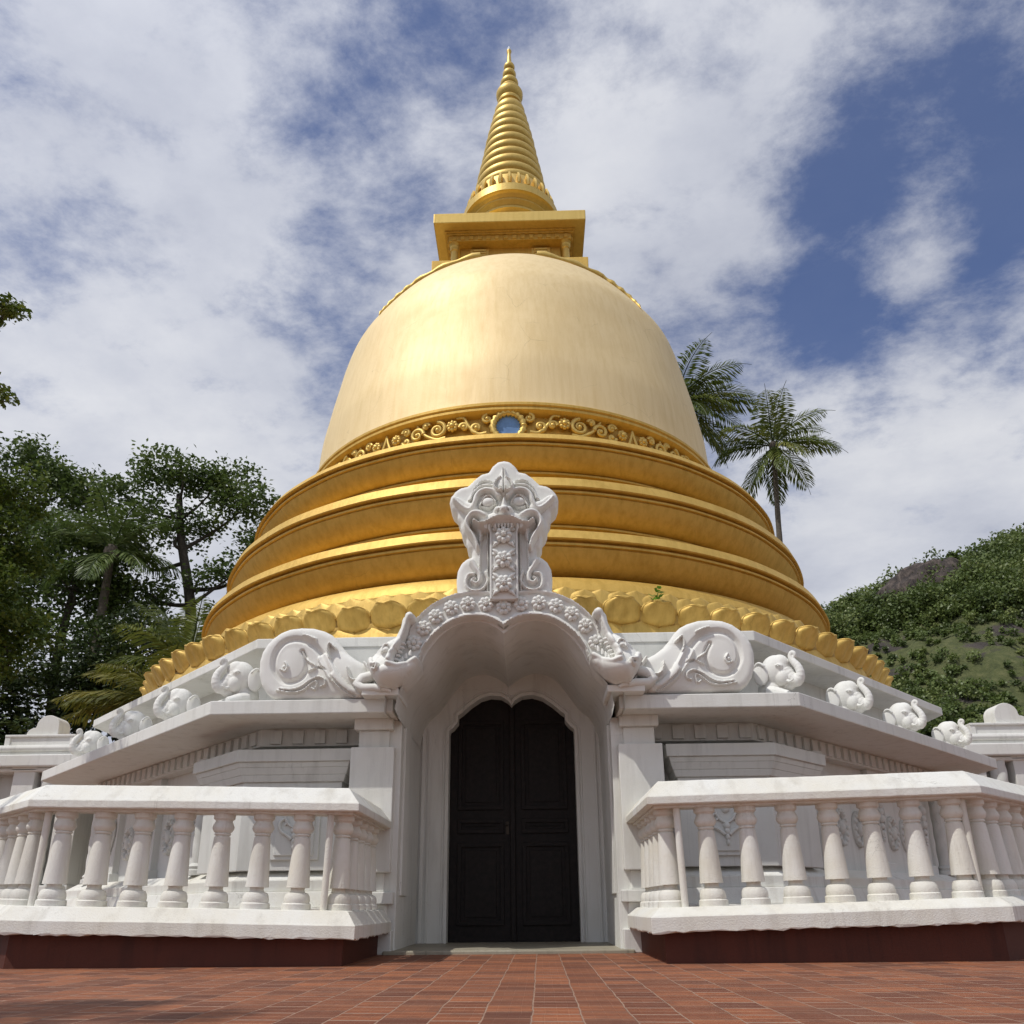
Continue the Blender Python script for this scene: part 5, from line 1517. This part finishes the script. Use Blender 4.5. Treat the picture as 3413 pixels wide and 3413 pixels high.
tag(quads('hill_woods', L_HILL, Cs, D, Nn, sz*r.uniform(0.7, 1.3, n), sz*0.34, None, rn, 0.05), kind='stuff')
def hill_tree(label, x, y, h, w_, seed):
    z = float(hill_z(np.array(x), np.array(y)))-0.3
    tree('hilltop_tree', label, 'tree', (x, y, z), [(0, 0, 0), (0.1, 0, h*0.3), (-0.1, 0, h*0.6), (0, 0, h*0.8)],
         [(0, 0, h*0.85, w_*0.7, w_*0.7, h*0.16, 20), (-w_*0.6, 0, h*0.68, w_*0.55, w_*0.5, h*0.13, 16), (w_*0.6, 0, h*0.7, w_*0.55, w_*0.5, h*0.13, 16), (0, 0, h*0.55, w_*0.6, w_*0.5, h*0.13, 14)], 0.75, 22, L_HILL, seed, 'trees on the hill skyline', 0.9, 0.25)
hill_tree('large tree on the hill skyline at the right edge', 91.5, 141, 5.2, 3.0, 71)
hill_tree('small tree standing on top of the bare rock dome', 79.5, 140, 6.2, 1.3, 72)
hill_tree('tree on the lower hill skyline left of the bare rock dome', 65.2, 140, 5.6, 2.4, 73)
hill_tree('lowest tree on the hill skyline, next to the golden rings', 58.6, 139, 5.0, 2.0, 74)

# =================================================================== sun, sky, camera
sun_to = Vector((-0.51, -0.37, 1.0)).normalized()
sd = bpy.data.lights.new('sun', 'SUN')
sd.energy = SUN_E; sd.angle = R(0.55); sd.color = (1.0, 0.965, 0.905)
so = bpy.data.objects.new('sun', sd); C.objects.link(so)
so.rotation_euler = sun_to.to_track_quat('Z', 'Y').to_euler()
so.location = (-20, -15, 40)

W = bpy.data.worlds.new('World'); S.world = W; W.use_nodes = True
nt = W.node_tree
bg = nt.nodes['Background']
sky = N(nt, 'ShaderNodeTexSky', sky_type='NISHITA')
sky.sun_disc = False
sky.sun_elevation = math.asin(sun_to.z)
sky.sun_rotation = math.atan2(sun_to.x, sun_to.y)
sky.altitude = 200; sky.air_density = 1.0; sky.dust_density = 0.6; sky.ozone_density = 2.5
gen = nt.nodes.new('ShaderNodeTexCoord').outputs['Generated']
def M_(op, a, b_=None, c_=None, clamp=False):
    n = nt.nodes.new('ShaderNodeMath'); n.operation = op; n.use_clamp = clamp
    for k, v in enumerate((a, b_, c_)):
        if v is None: continue
        if hasattr(v, 'is_linked'): nt.links.new(v, n.inputs[k])
        else: n.inputs[k].default_value = v
    return n.outputs[0]
sep = nt.nodes.new('ShaderNodeSeparateXYZ'); nt.links.new(gen, sep.inputs[0])
zc = M_('ADD', M_('MAXIMUM', sep.outputs[2], 0.0), 0.22)
px_ = M_('DIVIDE', sep.outputs[0], zc); py_ = M_('DIVIDE', sep.outputs[1], zc)
cmb = nt.nodes.new('ShaderNodeCombineXYZ'); nt.links.new(px_, cmb.inputs[0]); nt.links.new(py_, cmb.inputs[1])
def dotm(v):
    n = nt.nodes.new('ShaderNodeVectorMath'); n.operation = 'DOT_PRODUCT'
    nt.links.new(gen, n.inputs[0]); n.inputs[1].default_value = Vector(v).normalized()
    return n.outputs['Value']
n1 = noise(nt, cmb.outputs[0], 2.0, 12, 0.58, 0.12)
mp = N(nt, 'ShaderNodeMapping'); mp.inputs['Scale'].default_value = (1.0, 1.25, 1); mp.inputs['Rotation'].default_value = (0, 0, R(28)); mp.inputs['Location'].default_value = (CLOUD_OX, CLOUD_OY, 0)
nt.links.new(cmb.outputs[0], mp.inputs['Vector'])
n2 = noise(nt, mp.outputs[0], 6.5, 12, 0.66, 0.12)
n3 = noise(nt, mp.outputs[0], 1.7, 9, 0.62, 0.1)
cov = M_('ADD', M_('MULTIPLY', n1, 0.62), M_('MULTIPLY', n2, 0.50))
# where the blue shows through (minus) and where the cloud is thick (plus)
for v, wdt, amt in BLOBS:
    f = M_('MULTIPLY', M_('SUBTRACT', dotm(v), 1-wdt), 1/wdt, clamp=True)
    f = M_('MULTIPLY', f, f)
    cov = M_('ADD', cov, M_('MULTIPLY', f, amt))
low = M_('MULTIPLY', M_('SUBTRACT', 0.62, sep.outputs[2]), 0.42, clamp=True)
cov = M_('ADD', cov, low)
mr = N(nt, 'ShaderNodeMapRange', interpolation_type='SMOOTHSTEP')
mr.inputs['From Min'].default_value = 0.42; mr.inputs['From Max'].default_value = 0.65
nt.links.new(cov, mr.inputs['Value'])
alpha = M_('ADD', M_('MULTIPLY', mr.outputs[0], 0.87), 0.09)
sunp = M_('POWER', M_('MAXIMUM', dotm(sun_to), 0.0), 2.2)
ccol = ramp(nt, M_('ADD', M_('MULTIPLY', n3, 0.55), M_('MULTIPLY', n1, 0.45)), [(0.36, (0.40, 0.425, 0.51)), (0.5, (0.56, 0.58, 0.645)), (0.62, (0.70, 0.71, 0.745))]).outputs['Color']
gain = M_('ADD', CLOUD_G, M_('MULTIPLY', sunp, CLOUD_S))
vm = nt.nodes.new('ShaderNodeVectorMath'); vm.operation = 'SCALE'
nt.links.new(ccol, vm.inputs[0]); nt.links.new(gain, vm.inputs['Scale'])
sk = nt.nodes.new('ShaderNodeVectorMath'); sk.operation = 'SCALE'
nt.links.new(mixc(nt, 1.0, sky.outputs[0], SKY_T, 'MULTIPLY'), sk.inputs[0]); sk.inputs['Scale'].default_value = SKY_G
fin = mixc(nt, alpha, sk.outputs[0], vm.outputs[0])
nt.links.new(fin, bg.inputs['Color'])
bg.inputs['Strength'].default_value = 0.1

cd = bpy.data.cameras.new('camera')
cd.sensor_fit = 'HORIZONTAL'; cd.sensor_width = 36
cd.lens = 1519.284/1932*36
cd.shift_y = (1199.784-966)/1932
cd.clip_start = 0.05; cd.clip_end = 3000
co = bpy.data.objects.new('camera', cd); C.objects.link(co)
th, ro, ya = R(18.541), R(-0.536), R(-1.326)
F = Vector((math.sin(ya)*math.cos(th), math.cos(ya)*math.cos(th), math.sin(th)))
Rt = Vector((math.cos(ya), -math.sin(ya), 0)); U = Rt.cross(F)
Rr, Ur = Rt*math.cos(ro)+U*math.sin(ro), -Rt*math.sin(ro)+U*math.cos(ro)
Mx = Matrix((Rr, Ur, -F)).transposed().to_4x4()
Mx.translation = (0.224, 0, 0.4)
co.matrix_world = Mx
S.camera = co
S.view_settings.view_transform = 'Standard'
S.view_settings.look = 'None'
S.view_settings.exposure = 0
S.view_settings.gamma = 1
S.render.engine = 'CYCLES'
S.cycles.max_bounces = 8
S.cycles.diffuse_bounces = 4
S.cycles.use_adaptive_sampling = True
S.cycles.adaptive_threshold = 0.015
